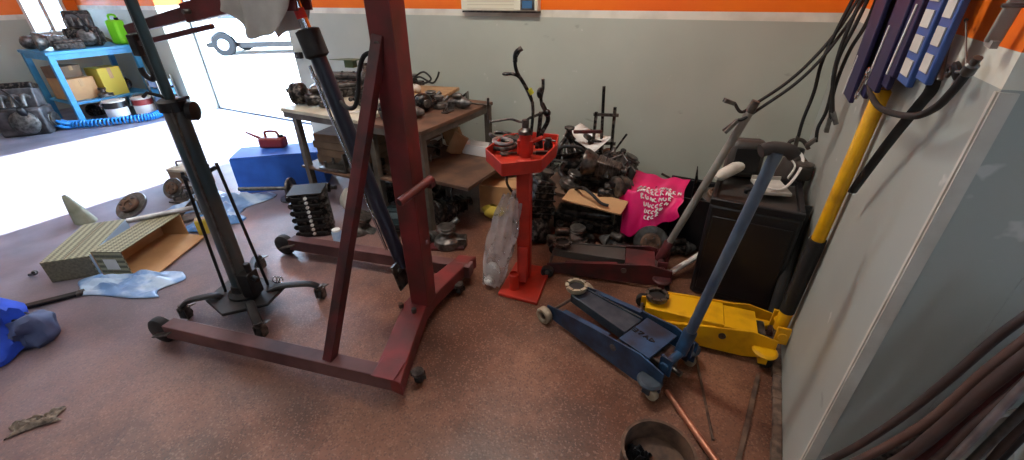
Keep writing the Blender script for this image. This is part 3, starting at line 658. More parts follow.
def control_arm(label, loc, rz=0, s=1., tilt=None, m='oily'):
    t = thing('control_arm', label, 'suspension arm', loc, rz, None, tilt)
    obj('pressed_arm', MB().prism([(-.17*s,-.02*s),(-.15*s,.03*s),(-.02*s,.05*s),(.12*s,.16*s),(.16*s,.13*s),(.07*s,.0),(.16*s,-.12*s),(.12*s,-.15*s),(-.02*s,-.045*s)], .012*s, .04*s), M[m], t, bevel=.006*s)
    for p in ((.14,.145),(.14,-.135)): obj('bush', MB().lathe((p[0]*s,p[1]*s,-.0), (0,0,1), [(.03*s,0),(.03*s,.055*s),(.012*s,.055*s),(.012*s,.05*s)], 14), M['rubber'], t)
    obj('ball_joint', MB().lathe((-.15*s,0,.02*s), (0,0,1), [(.028*s,0),(.028*s,.03*s),(.012*s,.045*s),(.009*s,.09*s)], 14), M['steel'], t)
    return t
def spring(label, loc, rz=0, s=1., tilt=None, m='oily'):
    t = thing('coil_spring', label, 'coil spring', loc, rz, None, tilt)
    n = 90; obj('coil', MB().tube([(.055*s*math.cos(i*.42),.055*s*math.sin(i*.42),.012+.25*s*i/n) for i in range(n)], .0075*s, 8), M[m], t)
    obj('damper_rod', MB().cyl((0,0,.0), (0,0,.36*s), .018*s).lathe((0,0,.27*s), (0,0,1), [(.06*s,0),(.065*s,.01*s),(.02*s,.02*s)], 18), M['darksteel'], t)
    return t
def throttle(label, loc, rz=0, s=1., tilt=None, m='darksteel'):
    t = thing('water_pump', label, 'water pump', loc, rz, None, tilt)
    obj('pump_casting', MB().lathe((0,0,.0), (0,0,1), [(.05*s,0),(.085*s,.01*s),(.08*s,.05*s),(.04*s,.07*s),(.03*s,.11*s)], 14).box((.07*s,.0,.035*s),(.09*s,.07*s,.05*s)), M[m], t, bevel=.004*s)
    obj('inlet_pipe', MB().tube(curve([(0,.05*s,.04*s),(0,.13*s,.05*s),(.05*s,.17*s,.09*s)]), .02*s), M['alu'], t)
    obj('pulley', MB().lathe((0,0,.105*s), (0,0,1), [(.05*s,0),(.055*s,.005*s),(.045*s,.014*s),(.055*s,.024*s),(.05*s,.03*s),(.015*s,.03*s)], 18), M['darksteel'], t)
    return t
def bracket(label, loc, rz=0, s=1., tilt=None, m='darksteel'):
    t = thing('steel_bracket', label, 'bracket', loc, rz, None, tilt)
    obj('plate', MB().box((0,0,.01*s), (.2*s,.1*s,.012*s)).box((.095*s,0,.06*s), (.012*s,.1*s,.11*s)), M[m], t, bevel=.002)
    obj('gusset', MB().beam((-.02*s,.03*s,.014*s), (.09*s,.03*s,.1*s), .01*s, .02*s), M[m], t)
    for y in (-.03,.03): obj('bolt', MB().cyl((-.06*s,y*s,.014*s), (-.06*s,y*s,.05*s), .008*s, n=6), M['steel'], t)
    return t
def lead(label, pts, r=.006, m='rubber', name='rubber_hose', cat='hose'):
    o = obj(name, MB().tube(curve(pts), r, 8), M[m]); return tag(o, label, cat)
def carton(label, c, d, rz=0, m='card', name='cardboard_box', tape=True, tilt=None, group=None):
    t = thing(name, label, 'box', c, rz, group, tilt)
    obj('carton', MB().box((0,0,d[2]/2), d), M[m], t, bevel=.004)
    g = MB().box((0,0,d[2]+.0015), (d[0]*.98,.004,.003)); obj('flap_seam', g, M['carddark'], t)
    if tape: obj('tape', MB().box((0,0,d[2]+.004), (d[0]*1.002,.05,.002)).box((d[0]/2+.001,0,d[2]*.8), (.002,.05,d[2]*.38)), M['wood'], t)
    return t

# ================================================================ WORK TABLES
def worktable(label, x0, x1, y0, y1, zt, top, shelf, zs=.28):
    t = thing('work_table', label, 'table', ((x0+x1)/2, (y0+y1)/2, 0)); w, d = x1-x0, y1-y0
    obj('tabletop', MB().box((0,0,zt-.014), (w,d,.028)), M[top], t, bevel=.003)
    fr = MB()
    for s in (-1, 1): fr.box((0, s*(d/2-.03), zt-.053), (w-.02,.04,.05)); fr.box((s*(w/2-.03), 0, zt-.053), (.04,d-.1,.05))
    obj('top_frame', fr, M['benchsteel'], t)
    for sx in (-1, 1):
        for sy in (-1, 1): obj('leg', MB().box((sx*(w/2-.035)+(.1 if sx < 0 and shelf == 'wooddark' and top == 'woodpale' else 0), sy*(d/2-.035), (zt-.078)/2), (.05,.05,zt-.078)), M['benchsteel'], t, bevel=.002)
    obj('lower_shelf', MB().box((0,0,zs-.01), (w-.13 if shelf else w-.13, d-.02, .02)), M[shelf or 'wooddark'], t, bevel=.002)
    return t
worktable('pale board-topped work table by the doorway behind the hoist', -3.45, -2.56, 2.27, 3.58, .84, 'woodpale', 'wooddark', .34)
worktable('brown steel-framed work table to the right of the pale-topped one', -2.535, -1.98, 2.30, 3.30, .82, 'wooddark', 'wooddark', .38)
def on(u, v, z): return gp(u, v, z)
TA = .842
alternator('greasy alternator at the left end of the pale-topped table', on(302,104,TA), .6, 1.2, None, 'oily')
throttle('black water pump behind the alternator on the pale table', on(322,92,TA), .2, 1.2, None, 'oily')
starter('starter motor lying crosswise beside the hoist ram on the pale table', on(322,105,TA), .9, 1.2)
cyl_head('long black cylinder head lying on the pale-topped table', on(352,90,TA), .35, 1.1)
throttle('small dark pump at the back edge of the pale table', (-2.95, 3.42, TA), 1.4, .9, None, 'oily')
t = thing('tin_funnel', 'dull green flared tin standing on the cylinder head', 'tin', on(352,88,TA)+V(0,.04,.19), .2)
obj('tin_body', MB().box((0,0,.035), (.1,.07,.07)), M['leaf'], t, bevel=.004)
obj('tin_brim', MB().prism([(-.2,-.05),(.1,-.07),(.14,.03),(-.06,.06)], .071, .077), M['leaf'], t)
t = thing('glass_jar', 'cloudy square jar at the back of the pale table', 'jar', (-3.2, 3.46, TA), .3)
obj('jar_body', MB().box((0,0,.07), (.13,.1,.14)), mat('cloudy_glass', S(176,190,184), .2, alpha=.75), t, bevel=.012)
obj('jar_lid', MB().box((0,0,.148), (.1,.08,.015)), M['white'], t, bevel=.004)
lead('thin white-edged lead curling on the pale table', [on(340,108,TA+.01), on(350,112,TA+.01), on(365,110,TA+.01), on(372,102,TA+.01)], .006, 'white', 'thin_cable', 'cable')
# raw board lying on the right rear of the table, with loose bits
t = tag(obj('raw_board', MB().box((0,0,.014), (.62,.42,.028)), M['wood'], bevel=.003), 'raw orange-brown board lying at the back right of the pale table', 'board')
t.location = (-2.72, 3.22, TA+.001); t.rotation_euler.z = math.radians(12)
lead('black rubber hose coiled in a double loop on the raw board', [wy(u, v, 3.38) for u, v in ((404,82),(410,84),(416,76),(424,72),(431,79),(424,83),(414,80),(420,77),(432,83),(437,78),(439,72))], .009)
t = tag(obj('crumpled_rag', MB().ball((0,0,.035), .06, 10, (1.2,.9,.6)).ball((.05,.03,.03), .04, 8), M['cream'], smooth=60), 'small crumpled pale rag on the front corner of the raw board', 'rag'); t.location = on(411,92,TA+.03)
TBZ = .822
starter('starter motor nearest the hoist mast on the brown table', on(411,118,TBZ), .5, .9)
alternator('oily alternator in the middle of the brown table', on(424,111,TBZ), -.4, .95, None, 'oily')
throttle('small dark pump beside the oily alternator on the brown table', on(440,108,TBZ), .3, .75)
bracket('flat steel bracket near the far corner of the brown table', on(458,104,TBZ), .4, .9)
bracket('bent dark bracket between the pump and the flat bracket', on(448,112,TBZ), 1.7, .6)
tag(obj('steel_ruler', MB().box((0,0,.004), (.3,.025,.005)), M['steel']), 'steel strip lying along the right edge of the brown table', 'steel strip').location = on(476,104,TBZ)
# below the tables
tag(obj('brown_board', MB().box((0,0,.014), (.84,.80,.028)), M['wooddark'], bevel=.003), 'wide dirty brown board laid on the lower shelf, jutting out to the right', 'board')
w_ = bpy.data.objects['brown_board']; w_.location = (-2.10, 2.80, .381); w_.rotation_euler.z = .0
SZ = .411
for k, (dx, z, lab) in enumerate(((0, .341, 'flattened brown carton at the bottom of the stack under the pale table'), (.02, .411, 'second flattened brown carton from the bottom of the stack under the pale table'), (-.015, .481, 'flattened brown carton second from the top of the stack under the pale table'), (.01, .551, 'flattened brown carton topmost in the stack under the pale table'))):
    carton(lab, (-3.08+dx, 2.72, z), (.5, .6, .066), .06*k, 'carddark', tape=False, group='flattened cartons under the pale table')
control_arm('black triangular suspension arm with pale bushes on the lower shelf', (-2.74, 2.44, .341), .8, .9)
bracket('grey steel angle lying beside the suspension arm', (-3.0, 2.36, .341), .1, 1.5, None, 'steel')
gearbox('black gearbox pushed behind the hoist mast on the lower shelf', (-2.42, 2.5, .411), .5, .55, None, 'oily')
tag(obj('wood_offcut', MB().box((0,0,.09), (.13,.025,.2)), M['wood']), 'tan wooden offcut leaning under the brown table', 'wood offcut').location = (-2.22, 2.98, SZ+.0)
w_ = bpy.data.objects['wood_offcut']; w_.rotation_euler = (0, .5, .4)
t = tag(obj('wood_block', MB().box((0,0,.07), (.17,.04,.14)), M['wood']), 'tan wooden block further back under the brown table', 'wood block'); t.location = (-2.3, 3.14, SZ+.03); t.rotation_euler = (0, -.3, .2)
t = thing('white_tray', 'shallow white box at the back of the brown table shelf', 'tray', (-1.98, 3.08, SZ), .0)
obj('tray_base', MB().box((0,0,.01), (.32,.12,.02)), M['white'], t)
obj('tray_front', MB().box((0,-.06,.045), (.32,.008,.09)), M['white'], t); obj('tray_back', MB().box((0,.06,.045), (.32,.008,.09)), M['white'], t)
for s in (-1, 1): obj('tray_end', MB().box((s*.16,0,.045), (.008,.128,.09)), M['white'], t)
for k, (x, y, r, mm, lab) in enumerate(((-2.48, 3.05, .3, 'darksteel', 'dark bracket under the front wood offcut'), (-2.3, 2.78, 1.2, 'darksteel', 'small dark bracket in the middle of the brown shelf'))):
    bracket(lab, (x, y, SZ), r, .7, None, mm)
tag(obj('newspaper', MB().grid(lambda i, j: (.3*(i-.5), .2*(j-.5), .03+.02*math.sin(7*i)*math.cos(5*j)), 12, 10), M['paper'], solid=.003), 'crumpled pale paper at the back of the brown shelf', 'paper').location = (-2.42, 3.2, SZ+.0)
# things on the floor under and before the tables
t = thing('engine_block', 'black engine block with a column of pale bolts standing on its end', 'engine block', (-2.80, 1.86, 0), math.radians(38))
obj('block_casting', MB().box((0,.06,.18), (.23,.2,.36)), M['oily'], t, bevel=.01)
for i in range(6):
    for s in (-1, 1): obj('side_lug', MB().cyl((s*.115, -.05, .035+.06*i), (s*.115, .05, .035+.06*i), .022, n=12), M['oily'], t)
    for s in (-1, 1): obj('bearing_web', MB().box((s*.06, -.045, .035+.06*i), (.08,.03,.024)), M['black'], t, bevel=.004)
for i in range(9): obj('pale_bolt', MB().lathe((.0, -.04, .03+.038*i), (0,-1,0), [(.0125,0),(.0125,.016),(.006,.02)], 10), M['white'], t)
for i in range(6): obj('bolt', MB().cyl((.09,-.045,.03+.05*i), (.09,-.06,.03+.05*i), .008, n=6), M['steel'], t)
obj('end_flange', MB().box((0,.05,.366), (.25,.21,.012)), M['rubber'], t, bevel=.003)
throttle('aluminium water pump between the engine block and the hoist brace', (-2.55, 2.04, 0), .4, 1.3, (0,.5), 'alu')
t = thing('rag_bundle', 'crumpled white rag behind the engine block', 'rag', (-2.78, 2.22, 0))
obj('rag_folds', MB().grid(lambda i, j: V((.06+.02*math.sin(14*PI*i))*math.sin(PI*(.06+.94*j))*math.cos(2*PI*i), (.06+.02*math.sin(14*PI*i))*math.sin(PI*(.06+.94*j))*math.sin(2*PI*i), .26*(1-j)), 40, 12), M['greycloth'], t)
t = thing('blue_can', 'small pale blue can standing by the foot of the hoist brace', 'can', (-2.5, 1.82, 0))
obj('can_body', MB().lathe((0,0,0), (0,0,1), [(.036,0),(.036,.12),(.03,.13)], 18), M['bluefilm'], t); obj('can_lid', MB().lathe((0,0,.128), (0,0,1), [(.031,0),(.031,.012),(.02,.014)], 16), M['white'], t)
gearbox('black gear unit standing behind the rear legs of the hoist', (-2.05, 2.42, 0), 1.2, .75, None, 'oily')
t = thing('electric_motor', 'dark blue electric motor under the brown table', 'motor', (-2.2, 2.2, 0), .4)
obj('motor_shell', MB().lathe((-.15,0,.12), (1,0,0), [(.05,0),(.09,.01),(.095,.04),(.095,.22),(.09,.25),(.04,.26),(.02,.3)], 20), M['teal'], t)
for s in (-1, 1): obj('foot', MB().box((-.03+s*.07,0,.013), (.03,.18,.026)), M['teal'], t)
for a in range(12): obj('cooling_fin', MB().box((-.02, .098*math.cos(a*PI/6), .12+.098*math.sin(a*PI/6)), (.16,.004 if a%6 in(2,3,4) else .014,.014 if a%6 in (2,3,4) else .004)), M['teal'], t)
t = alternator('alternator with a white label under the right end of the brown table', (-2.0, 2.52, 0), 2.2, 1.2, None, 'oily')
obj('white_label', MB().box((0,-.076*1.2,.11), (.06,.003,.03)), M['paper'], t)
t = throttle('cast pump with a maroon foot on the floor right of the hoist mast', (-1.76, 2.2, 0), .5, 1.25, None, 'darksteel')
obj('maroon_foot', MB().box((0,.0,.01), (.26,.16,.02)), M['darkred'], t)
starter('starter motor lying against the maroon-footed pump', (-1.92, 2.12, 0), 1.3, 1.0)

# ================================================================ PILE BEHIND THE STAND
# low bench under the pile
t = thing('low_bench', 'low dark steel bench under the heap of engine parts', 'bench', (-.96, 3.12, 0))
obj('bench_top', MB().box((0,0,.31), (.68,.64,.02)), M['wooddark'], t)
for sx in (-1, 1):
    for sy in (-1, 1): obj('leg', MB().box((sx*.31,sy*.29,.15), (.04,.04,.3)), M['oily'], t)
obj('stretcher', MB().box((0,-.3,.12), (.6,.02,.03)), M['oily'], t)
hz = .321
t = tag(obj('cardboard_sheet', MB().box((0,0,0), (.45,.16,.012)), M['card']), 'tan cardboard sheet sticking out under the heap of engine parts', 'cardboard'); t.location = (-.82, 2.76, .335); t.rotation_euler = (.22, .02, -.06)
gearbox('black gearbox standing on its end right behind the orange column', (-1.16, 2.72, .0), .8, 1.05, (0, -1.35), 'oily')
gearbox('black gearbox on the left of the low bench', (-1.2, 3.14, hz), .1, .85, None, 'oily')
manifold('rusty four-pipe manifold on the heap in front of the steel frame', (-.98, 2.96, hz+.0), .3, .95, None, 'oily')
cyl_head('cylinder head in the middle of the heap', (-.86, 3.1, hz), .25, .9, None, 'darksteel')
cyl_head('cylinder head turned sideways at the right of the heap', (-.78, 3.3, hz), 1.35, .75, (.15,.1), 'oily')
alternator('dull alternator on the front of the heap above the cardboard', (-.68, 2.9, hz+.02), .9, 1.1, None, 'darksteel')
alternator('alternator perched on the cylinder head in the heap', (-.84, 3.14, hz+.135), 2.2, .9, None, 'oily')
starter('starter motor on the front right of the heap', (-.74, 2.86, hz+.01), .3, .9)
starter('starter motor on top of the left gearbox in the heap', (-1.06, 3.2, hz+.24), 2.4, .9)
throttle('water pump at the left front of the heap', (-1.08, 2.9, hz+.02), 1.2, 1.0, (.3,.2), 'darksteel')
throttle('water pump leaning at the right end of the heap', (-.98, 3.34, hz), 2.0, 1.2, (0,.4), 'oily')
control_arm('black suspension arm standing up at the right rear of the heap', (-.9, 3.3, hz+.12), .3, .8, (.4,.1))
control_arm('suspension arm lying over the front of the heap', (-.84, 2.94, hz+.12), 2.2, .75, (.2,.3))
spring('black coil spring leaning at the back of the heap', (-1.18, 3.36, hz), .4, 1.0, (.1,.25))
manifold('blackened manifold lying at the back right of the heap', (-.86, 3.42, hz+.01), 2.9, .9, None, 'rust')
bracket('steel bracket wedged in the right of the heap', (-.72, 2.98, hz+.12), .8, .9, (.3,.1), 'steel')
bracket('dark bracket on the left of the heap by the tray', (-1.2, 2.93, hz+.2), 2.1, .9, (.2,.3))
throttle('small pump on the floor in front of the low bench', (-.9, 2.66, 0), .6, 1.1, None, 'oily')
starter('starter motor on the floor behind the maroon jack', (-.62, 2.7, 0), 2.8, 1.1)
hub('brake disc leaning on the low bench behind the maroon jack', (-.38, 2.73, .12), .2, .9, (1.25, 0))
lead('black hose looping over the front of the heap', [V(-1.0,2.84,.36),V(-.92,2.76,.42),V(-.84,2.73,.4),V(-.76,2.7,.36),V(-.7,2.7,.35)], .011)
lead('black hose arching over the left of the heap', [V(-1.22,3.0,.52),V(-1.16,2.92,.64),V(-1.02,2.92,.66),V(-.94,2.98,.55),V(-.92,3.0,.42)], .014)
t = tag(obj('paper_sheet', MB().grid(lambda i, j: (.34*(i-.5), .2*(j-.5), .015*math.sin(5*i+2*j)), 12, 8), M['paper'], solid=.002), 'creased white paper sheet on top of the heap behind the tray', 'paper'); t.location = (-1.06, 3.2, .655); t.rotation_euler = (.3,.1,-.4)
# upright spring frame
t = thing('rod_stand', 'tall black steel rod frame standing up from the heap against the wall', 'steel frame', (-.92, 3.2, hz))
z = lambda zz: zz-hz
obj('centre_rod', MB().cyl((-.02,.02,z(.5)), (-.045,.02,z(1.05)), .012), M['oily'], t)
for x in (-.08, .06): obj('side_rod', MB().beam((x*1.15,0,z(.4)), (x,0,z(.86 if x < 0 else .91)), .02, .02), M['oily'], t)
for zz in (.45, .62, .84): obj('cross_bar', MB().beam((-.1,0,z(zz)), (.09,.01,z(zz+.01)), .02, .022), M['darksteel'], t)
obj('clamp_block', MB().box((-.05,0,z(.60)), (.09,.07,.09)), M['oily'], t, bevel=.01)
obj('side_rod', MB().cyl((.05,-.02,z(.5)), (.17,.0,z(.72)), .008), M['oily'], t)
obj('silver_pin', MB().cyl((-.12,-.05,z(.48)), (-.03,-.03,z(.58)), .012), M['silvery'], t)
obj('foot', MB().box((0,0,.012), (.26,.2,.024)), M['oily'], t)
# red bar
tag(obj('red_bar', MB().beam((-1.12,3.05,.73), (-.93,3.15,.73), .03, .02), M['darkred']), 'short dull red bar lying behind the orange tray', 'bar')

# pink printed bag over a black crate
PX, PY = -.42, 3.0
t = thing('plastic_crate', 'black plastic crate under the pink printed bag', 'crate', (-.13, 3.15, 0))
obj('crate_floor', MB().box((0,0,.012), (.50,.36,.024)), M['plasticblack'], t)
for s in (-1, 1):
    obj('crate_side', MB().box((0,s*.175,.2), (.50,.014,.39)), M['plasticblack'], t, bevel=.003); obj('crate_end', MB().box((s*.243,0,.2), (.014,.33,.39)), M['plasticblack'], t, bevel=.003)
for s in (-1, 1): obj('crate_rim', MB().box((0,s*.189,.385), (.52,.012,.03)), M['plasticblack'], t)
hub('small brake disc lying in the black crate', (-.05,3.15,.36), .2, .8, (.2,.1))
def pink(i, j):
    x = -.68+.44*i
    s = j
    yb, zb = 3.2, .435
    if s < .38: y = yb-s/.38*.34; z = zb-.02*math.sin(PI*s/.38)+.012*math.sin(9*i+4*s)
    else:
        q = (s-.38)/.62; y = yb-.34-.06*q-.03*math.sin(q*2); L = .33-.26*max(0, i-.2)*1.1+.0
        z = zb-.0-L*q
    return V(x+.012*math.sin(11*j+3*i)+.13*max(0, j-.38)*(1-i), y+.014*math.sin(16*i+2*j)*(s > .3), z+.008*math.sin(20*i))
pkm = mat('crumpled_pink_plastic', S(228,24,108), .4, 0, S(176,14,84), 6, .5, .15)
pb = thing('pink_bag', 'crumpled bright pink bag with white script lettering draped over the parts', 'bag', (0,0,0))
obj('bag_sheet', MB().grid(pink, 34, 34), pkm, pb, solid=.006, subsurf=1)
lt_ = MB()
for row in range(6):
    jj = .30+.105*row; i = .30+.03*row; end = .92-.05*row
    while i < end:
        st_ = R.choice([((0,0),(.02,.05),(.04,0),(.05,.045)), ((0,.05),(0,0),(.03,.0),(.035,.04)), ((0,.0),(.01,.06),(.03,.05),(.0,.025),(.035,0)), ((.03,.05),(.0,.04),(.0,.01),(.035,.0))])
        pts = [pink(i+a_, jj-b_*1.1)+V(0,-.012,.010) for a_, b_ in st_]
        lt_.tube(curve(pts, 4), .0042, 5); i += .068
obj('printed_lettering', lt_, M['white'], pb)['kind'] = 'stuff'
t = thing('foam_block', 'dark upright pack under the pink bag', 'pack', (-.46, 3.04, .0))
obj('pack_body', MB().box((0,0,.2), (.30,.26,.4)), M['plasticblack'], t, bevel=.02); obj('pack_strap', MB().box((0,0,.2), (.04,.266,.406)), M['rubber'], t)
# cardboard + yellow bag left of the stand
t = carton('low tan carton on the floor between the brown table and the orange stand', (-1.66, 3.0, 0), (.44, .36, .26), .25, 'card')
t = tag(obj('yellow_bag', MB().grid(lambda i, j: ((.10+.02*math.sin(9*PI*i))*math.cos(2*PI*i)*math.sin(PI*(.1+.9*j)), (.07+.015*math.sin(7*PI*i))*math.sin(2*PI*i)*math.sin(PI*(.1+.9*j)), .13*(1-j)), 36, 10), M['yellowbox'], smooth=60), 'crumpled yellow and white packet against the tan carton', 'packet'); t.location = (-1.66, 2.72, 0)
starter('starter motor lying on the low tan carton', (-1.66, 3.06, .262), .7, 1.0)
throttle('grey pump on the wall side of the low tan carton', (-1.5, 3.14, .262), 1.4, .9, None, 'alu')
gearbox('dark gearbox behind the low tan carton', (-1.75, 3.42, 0), .0, 1.15, None, 'oily')
manifold('manifold set on the dark gearbox by the wall', (-1.5, 3.4, .31), .2, .8, None, 'oily')
lead('black hose hanging beside the orange press column', [V(-1.2,2.2,.78),V(-1.26,2.24,.6),V(-1.22,2.3,.45),V(-1.3,2.4,.2)], .009)

# more of the clutter
for lab, fn, loc, rz, sc_, ti, mm in (
 ('oily gearbox lying lengthwise at the middle of the pale table', gearbox, (-3.1, 2.95, TA), .3, .8, None, 'oily'),
 ('black cylinder head behind the left alternator on the pale table', cyl_head, (-3.3, 2.85, TA), .9, .8, None, 'oily'),
 ('dark water pump at the front edge of the pale table by the ram', throttle, (-3.1, 2.5, TA), 2.0, 1.1, None, 'darksteel'),
 ('blackened manifold leaning at the left rear of the pale table', manifold, (-3.32, 3.2, TA), 1.0, .9, None, 'oily'),
 ('alternator between the ram and the brace on the pale table', alternator, (-2.8, 2.62, TA), 2.0, 1.1, None, 'oily'),
 ('small oily starter motor in front of the raw board', starter, (-2.68, 2.86, TA), .2, 1.0, None, 'oily'),
 ('dark pump at the middle back of the brown table', throttle, (-2.38, 2.95, TBZ), .4, .9, None, 'oily'),
 ('small alternator at the front left of the brown table', alternator, (-2.42, 2.45, TBZ), 1.2, .9, None, 'oily'),
 ('greasy starter motor at the back right of the brown table', starter, (-2.12, 2.98, TBZ), .2, .9, None, 'darksteel'),
 ('oily gearbox at the front centre of the heap behind the cardboard', gearbox, (-.98, 2.92, hz+.15), .1, .65, (.2,.1), 'darksteel'),
 ('dark manifold on top of the heap left of the steel frame', manifold, (-1.12, 3.05, hz+.2), .8, .8, (.3,0), 'oily'),
 ('dull cast pump on top of the heap right of the steel frame', throttle, (-.72, 3.1, hz+.15), 1.5, .95, (.4,.2), 'alu'),
 ('oily alternator low at the right front of the heap', alternator, (-.8, 2.98, hz+.1), .3, 1.1, (.2,.4), 'oily'),
 ('silvery bracket standing in the middle of the heap', bracket, (-.82, 3.0, hz+.2), 1.0, 1.0, (.5,.3), 'steel'),
 ('small dark pump beside the pink bag on the heap', throttle, (-.74, 3.3, hz+.02), 2.2, 1.1, (.3,.0), 'oily'),
 ('black manifold behind the pink bag by the wall', manifold, (-.42, 3.42, .0), 3.0, 1.5, None, 'oily'),
 ('gearbox standing behind the black crate by the wall', gearbox, (-.15, 3.47, 0), 3.1, 1.1, None, 'oily'),
 ('cylinder head on the floor under the low bench', cyl_head, (-.95, 2.95, 0), .2, 1.1, None, 'oily'),
 ('gearbox on the floor behind the orange stand', gearbox, (-1.3, 2.55, 0), 1.4, .8, None, 'oily'),
 ('starter motor on the floor right of the orange stand', starter, (-.98, 2.58, 0), .5, 1.2, None, 'darksteel'),
 ('dark alternator on the floor under the brown table', alternator, (-2.3, 2.75, 0), .5, 1.3, None, 'oily'),
 ('small pump at the left of the floor under the pale table', throttle, (-3.0, 2.6, 0), .5, 1.3, None, 'darksteel'),
 ('brown-black gearbox on the floor under the pale table', gearbox, (-2.75, 2.42, 0), .9, .8, None, 'oily'),
): fn(lab, loc, rz, sc_, ti, mm)
spk = thing('pointed_bar', 'short black pointed bar sticking up behind the black crate', 'bar', (-.2, 3.3, .0))
obj('bar_shaft', MB().tube([(0,0,0),(-.01,0,.42),(-.02,0,.52)], [.014,.012,.003], 8), M['oily'], spk); obj('bar_foot', MB().cyl((0,0,0),(0,0,.01), .05), M['oily'], spk)

# ================================================================ FLOOR ON THE LEFT
patt = mat('printed_carton_board', S(176,168,140), .8)
N = patt.node_tree.nodes; Lk = patt.node_tree.links; tc = N.new('ShaderNodeTexCoord'); wv = N.new('ShaderNodeTexChecker'); wv.inputs['Scale'].default_value = 70
wv.inputs['Color1'].default_value = S(158,154,124); wv.inputs['Color2'].default_value = S(98,96,76); mp = N.new('ShaderNodeMapping'); mp.inputs['Rotation'].default_value = (0,0,.78); mp.inputs['Scale'].default_value = (1,.5,.7)
Lk.new(tc.outputs['Object'], mp.inputs[0]); Lk.new(mp.outputs[0], wv.inputs[0]); Lk.new(wv.outputs[0], N['Principled BSDF'].inputs['Base Color'])
# open carton lying on its side, mouth towards the hoist
e0, e1 = V(-3.45,.87,0), V(-3.69,1.37,0)                  # mouth edge on the floor side
ax = (e1-e0).normalized(); L = (e1-e0).length; pr = V(ax.y, -ax.x, 0)    # pr points to the mouth
rzb = math.atan2(ax.y, ax.x)
t = thing('open_carton', 'patterned carton lying open on its side, tan inside, flap spread on the floor', 'box', e0, rzb)
H_ = .19; D_ = .21; tk = .008
q = lambda x0,x1,y0,y1,z0,z1: MB().box(((x0+x1)/2,(y0+y1)/2,(z0+z1)/2),(x1-x0,y1-y0,z1-z0))
obj('bottom_side', q(0,L,0,D_,0,tk), M['card'], t); tp_ = obj('top_side', q(0,L,0,D_,H_-tk,H_), [patt], t)
obj('back_side', q(0,L,D_-tk,D_,tk,H_-tk), M['card'], t)
obj('end_panel', q(0,tk,0,D_-tk,tk,H_-tk), patt, t); obj('end_panel', q(L-tk,L,0,D_-tk,tk,H_-tk), M['card'], t)
obj('floor_flap', MB().prism([(-.02,-.17),(L*.95,-.15),(L,0),(0,0)], 0, tk), M['card'], t)
obj('shipping_label', q(-.003,0,.06,.15,.05,.13), M['paper'], t)
t.location.z = .012; t.matrix_basis = Matrix.Translation(t.location)@Matrix.Rotation(rzb, 4, 'Z')
# closed patterned carton beside it
t = thing('printed_carton', 'closed patterned carton left of the open one', 'box', (-3.98, .87, 0), math.radians(136))
obj('carton_body', MB().box((0,0,.08), (.56,.27,.16)), patt, t, bevel=.003)
obj('blue_side', MB().box((.0,-.137,.08), (.55,.004,.15)), mat('pale_blue_print', S(150,170,186), .7), t)
obj('flap_seam', MB().box((0,0,.1615), (.56,.004,.003)), M['carddark'], t)
obj('dark_end_print', MB().box((-.282,0,.08), (.004,.26,.15)), mat('dark_print', S(92,88,74), .8, 0, S(130,126,104), 60, .6), t)
# crumpled blue-white film
def film(cx, cy, w, d, h, sd, rz=0):
    mt = Matrix.Rotation(rz, 3, 'Z')
    def f(i, j):
        e = min(i, 1-i, j, 1-j)*5; e = min(1, e)
        n = noise.noise(V(i*4+sd, j*4, sd)); n2 = noise.noise(V(i*9, j*9+sd, 2))
        return V(cx, cy, .006)+mt@V((i-.5)*w*(1+.15*math.sin(7*j+sd)), (j-.5)*d*(1+.15*math.sin(6*i+sd)), max(0, e*h*(.5+n+.5*n2)))
    return MB().grid(f, 30, 24)
tag(obj('plastic_sheet', film(-3.38, .80, .62, .26, .05, 3, .5), M['bluefilm'], solid=.003), 'pale blue-white plastic sheet under the front of the cartons', 'plastic sheet')
tag(obj('plastic_wrap', film(-4.05, 1.82, .7, .5, .12, 8, .3), M['bluefilm'], solid=.003), 'crumpled blue-white plastic wrap behind the column jack', 'plastic wrap')
tag(obj('blue_sheet', film(-3.75, 1.62, .4, .3, .06, 12, .9), mat('mid_blue_film', S(60,120,190), .4, 0, S(150,190,226), 8, .7), solid=.003), 'smaller mid-blue plastic sheet beside the open carton', 'plastic sheet')
t = carton('yellow-tan little box beside the column jack', (-3.62, 1.5, 0), (.16,.09,.12), 1.0, 'yellowbox')
t = thing('car_battery', 'dark battery-like box standing at the edge of the sunlit floor', 'battery', (-4.72, 1.98, 0), .3)
obj('battery_case', MB().box((0,0,.09), (.3,.2,.18)), M['carddark'], t, bevel=.006)
obj('battery_lid', MB().box((0,0,.19), (.305,.205,.025)), M['wheelwhite'], t, bevel=.004)
obj('carry_handle', MB().tube(curve([(-.12,0,.2),(-.1,0,.25),(.1,0,.25),(.12,0,.2)]), .008), M['rubber'], t)
for s in (-1, 1): obj('terminal', MB().cyl((s*.09,.06,.2), (s*.09,.06,.225), .012), M['steel'], t)
hub('dark round disc tilted behind the cartons', (-4.55, 1.38, .07), .2, 1.0, (.6,.1))
hub('small dark disc leaning towards the column jack', (-4.58, 1.74, .09), .2, .75, (1.0,.3))
throttle('bluish pump in the litter behind the column jack', (-4.4, 1.8, 0), .9, 1.1, None, 'darksteel')
bracket('dark bracket in the litter left of the column jack', (-4.35, 1.7, 0.02), .3, 1.2)
shaft('long pale steel shaft lying across the back of the open carton', gp(127,221,.22), gp(197,207,.22), .02, False, 0, 'silvery', 'steel_shaft')
bracket('steel bracket lying behind the open carton', (-4.02, 1.5, .0), 1.2, 1.5)
shaft('bright steel half-shaft with a round flange in front of the blue box', V(-3.98, 2.0, .1), V(-3.22, 2.42, .1), .018, True, .1)
hub('brake drum lying beside the half-shaft', (-3.55, 2.22, 0), .2, .8)
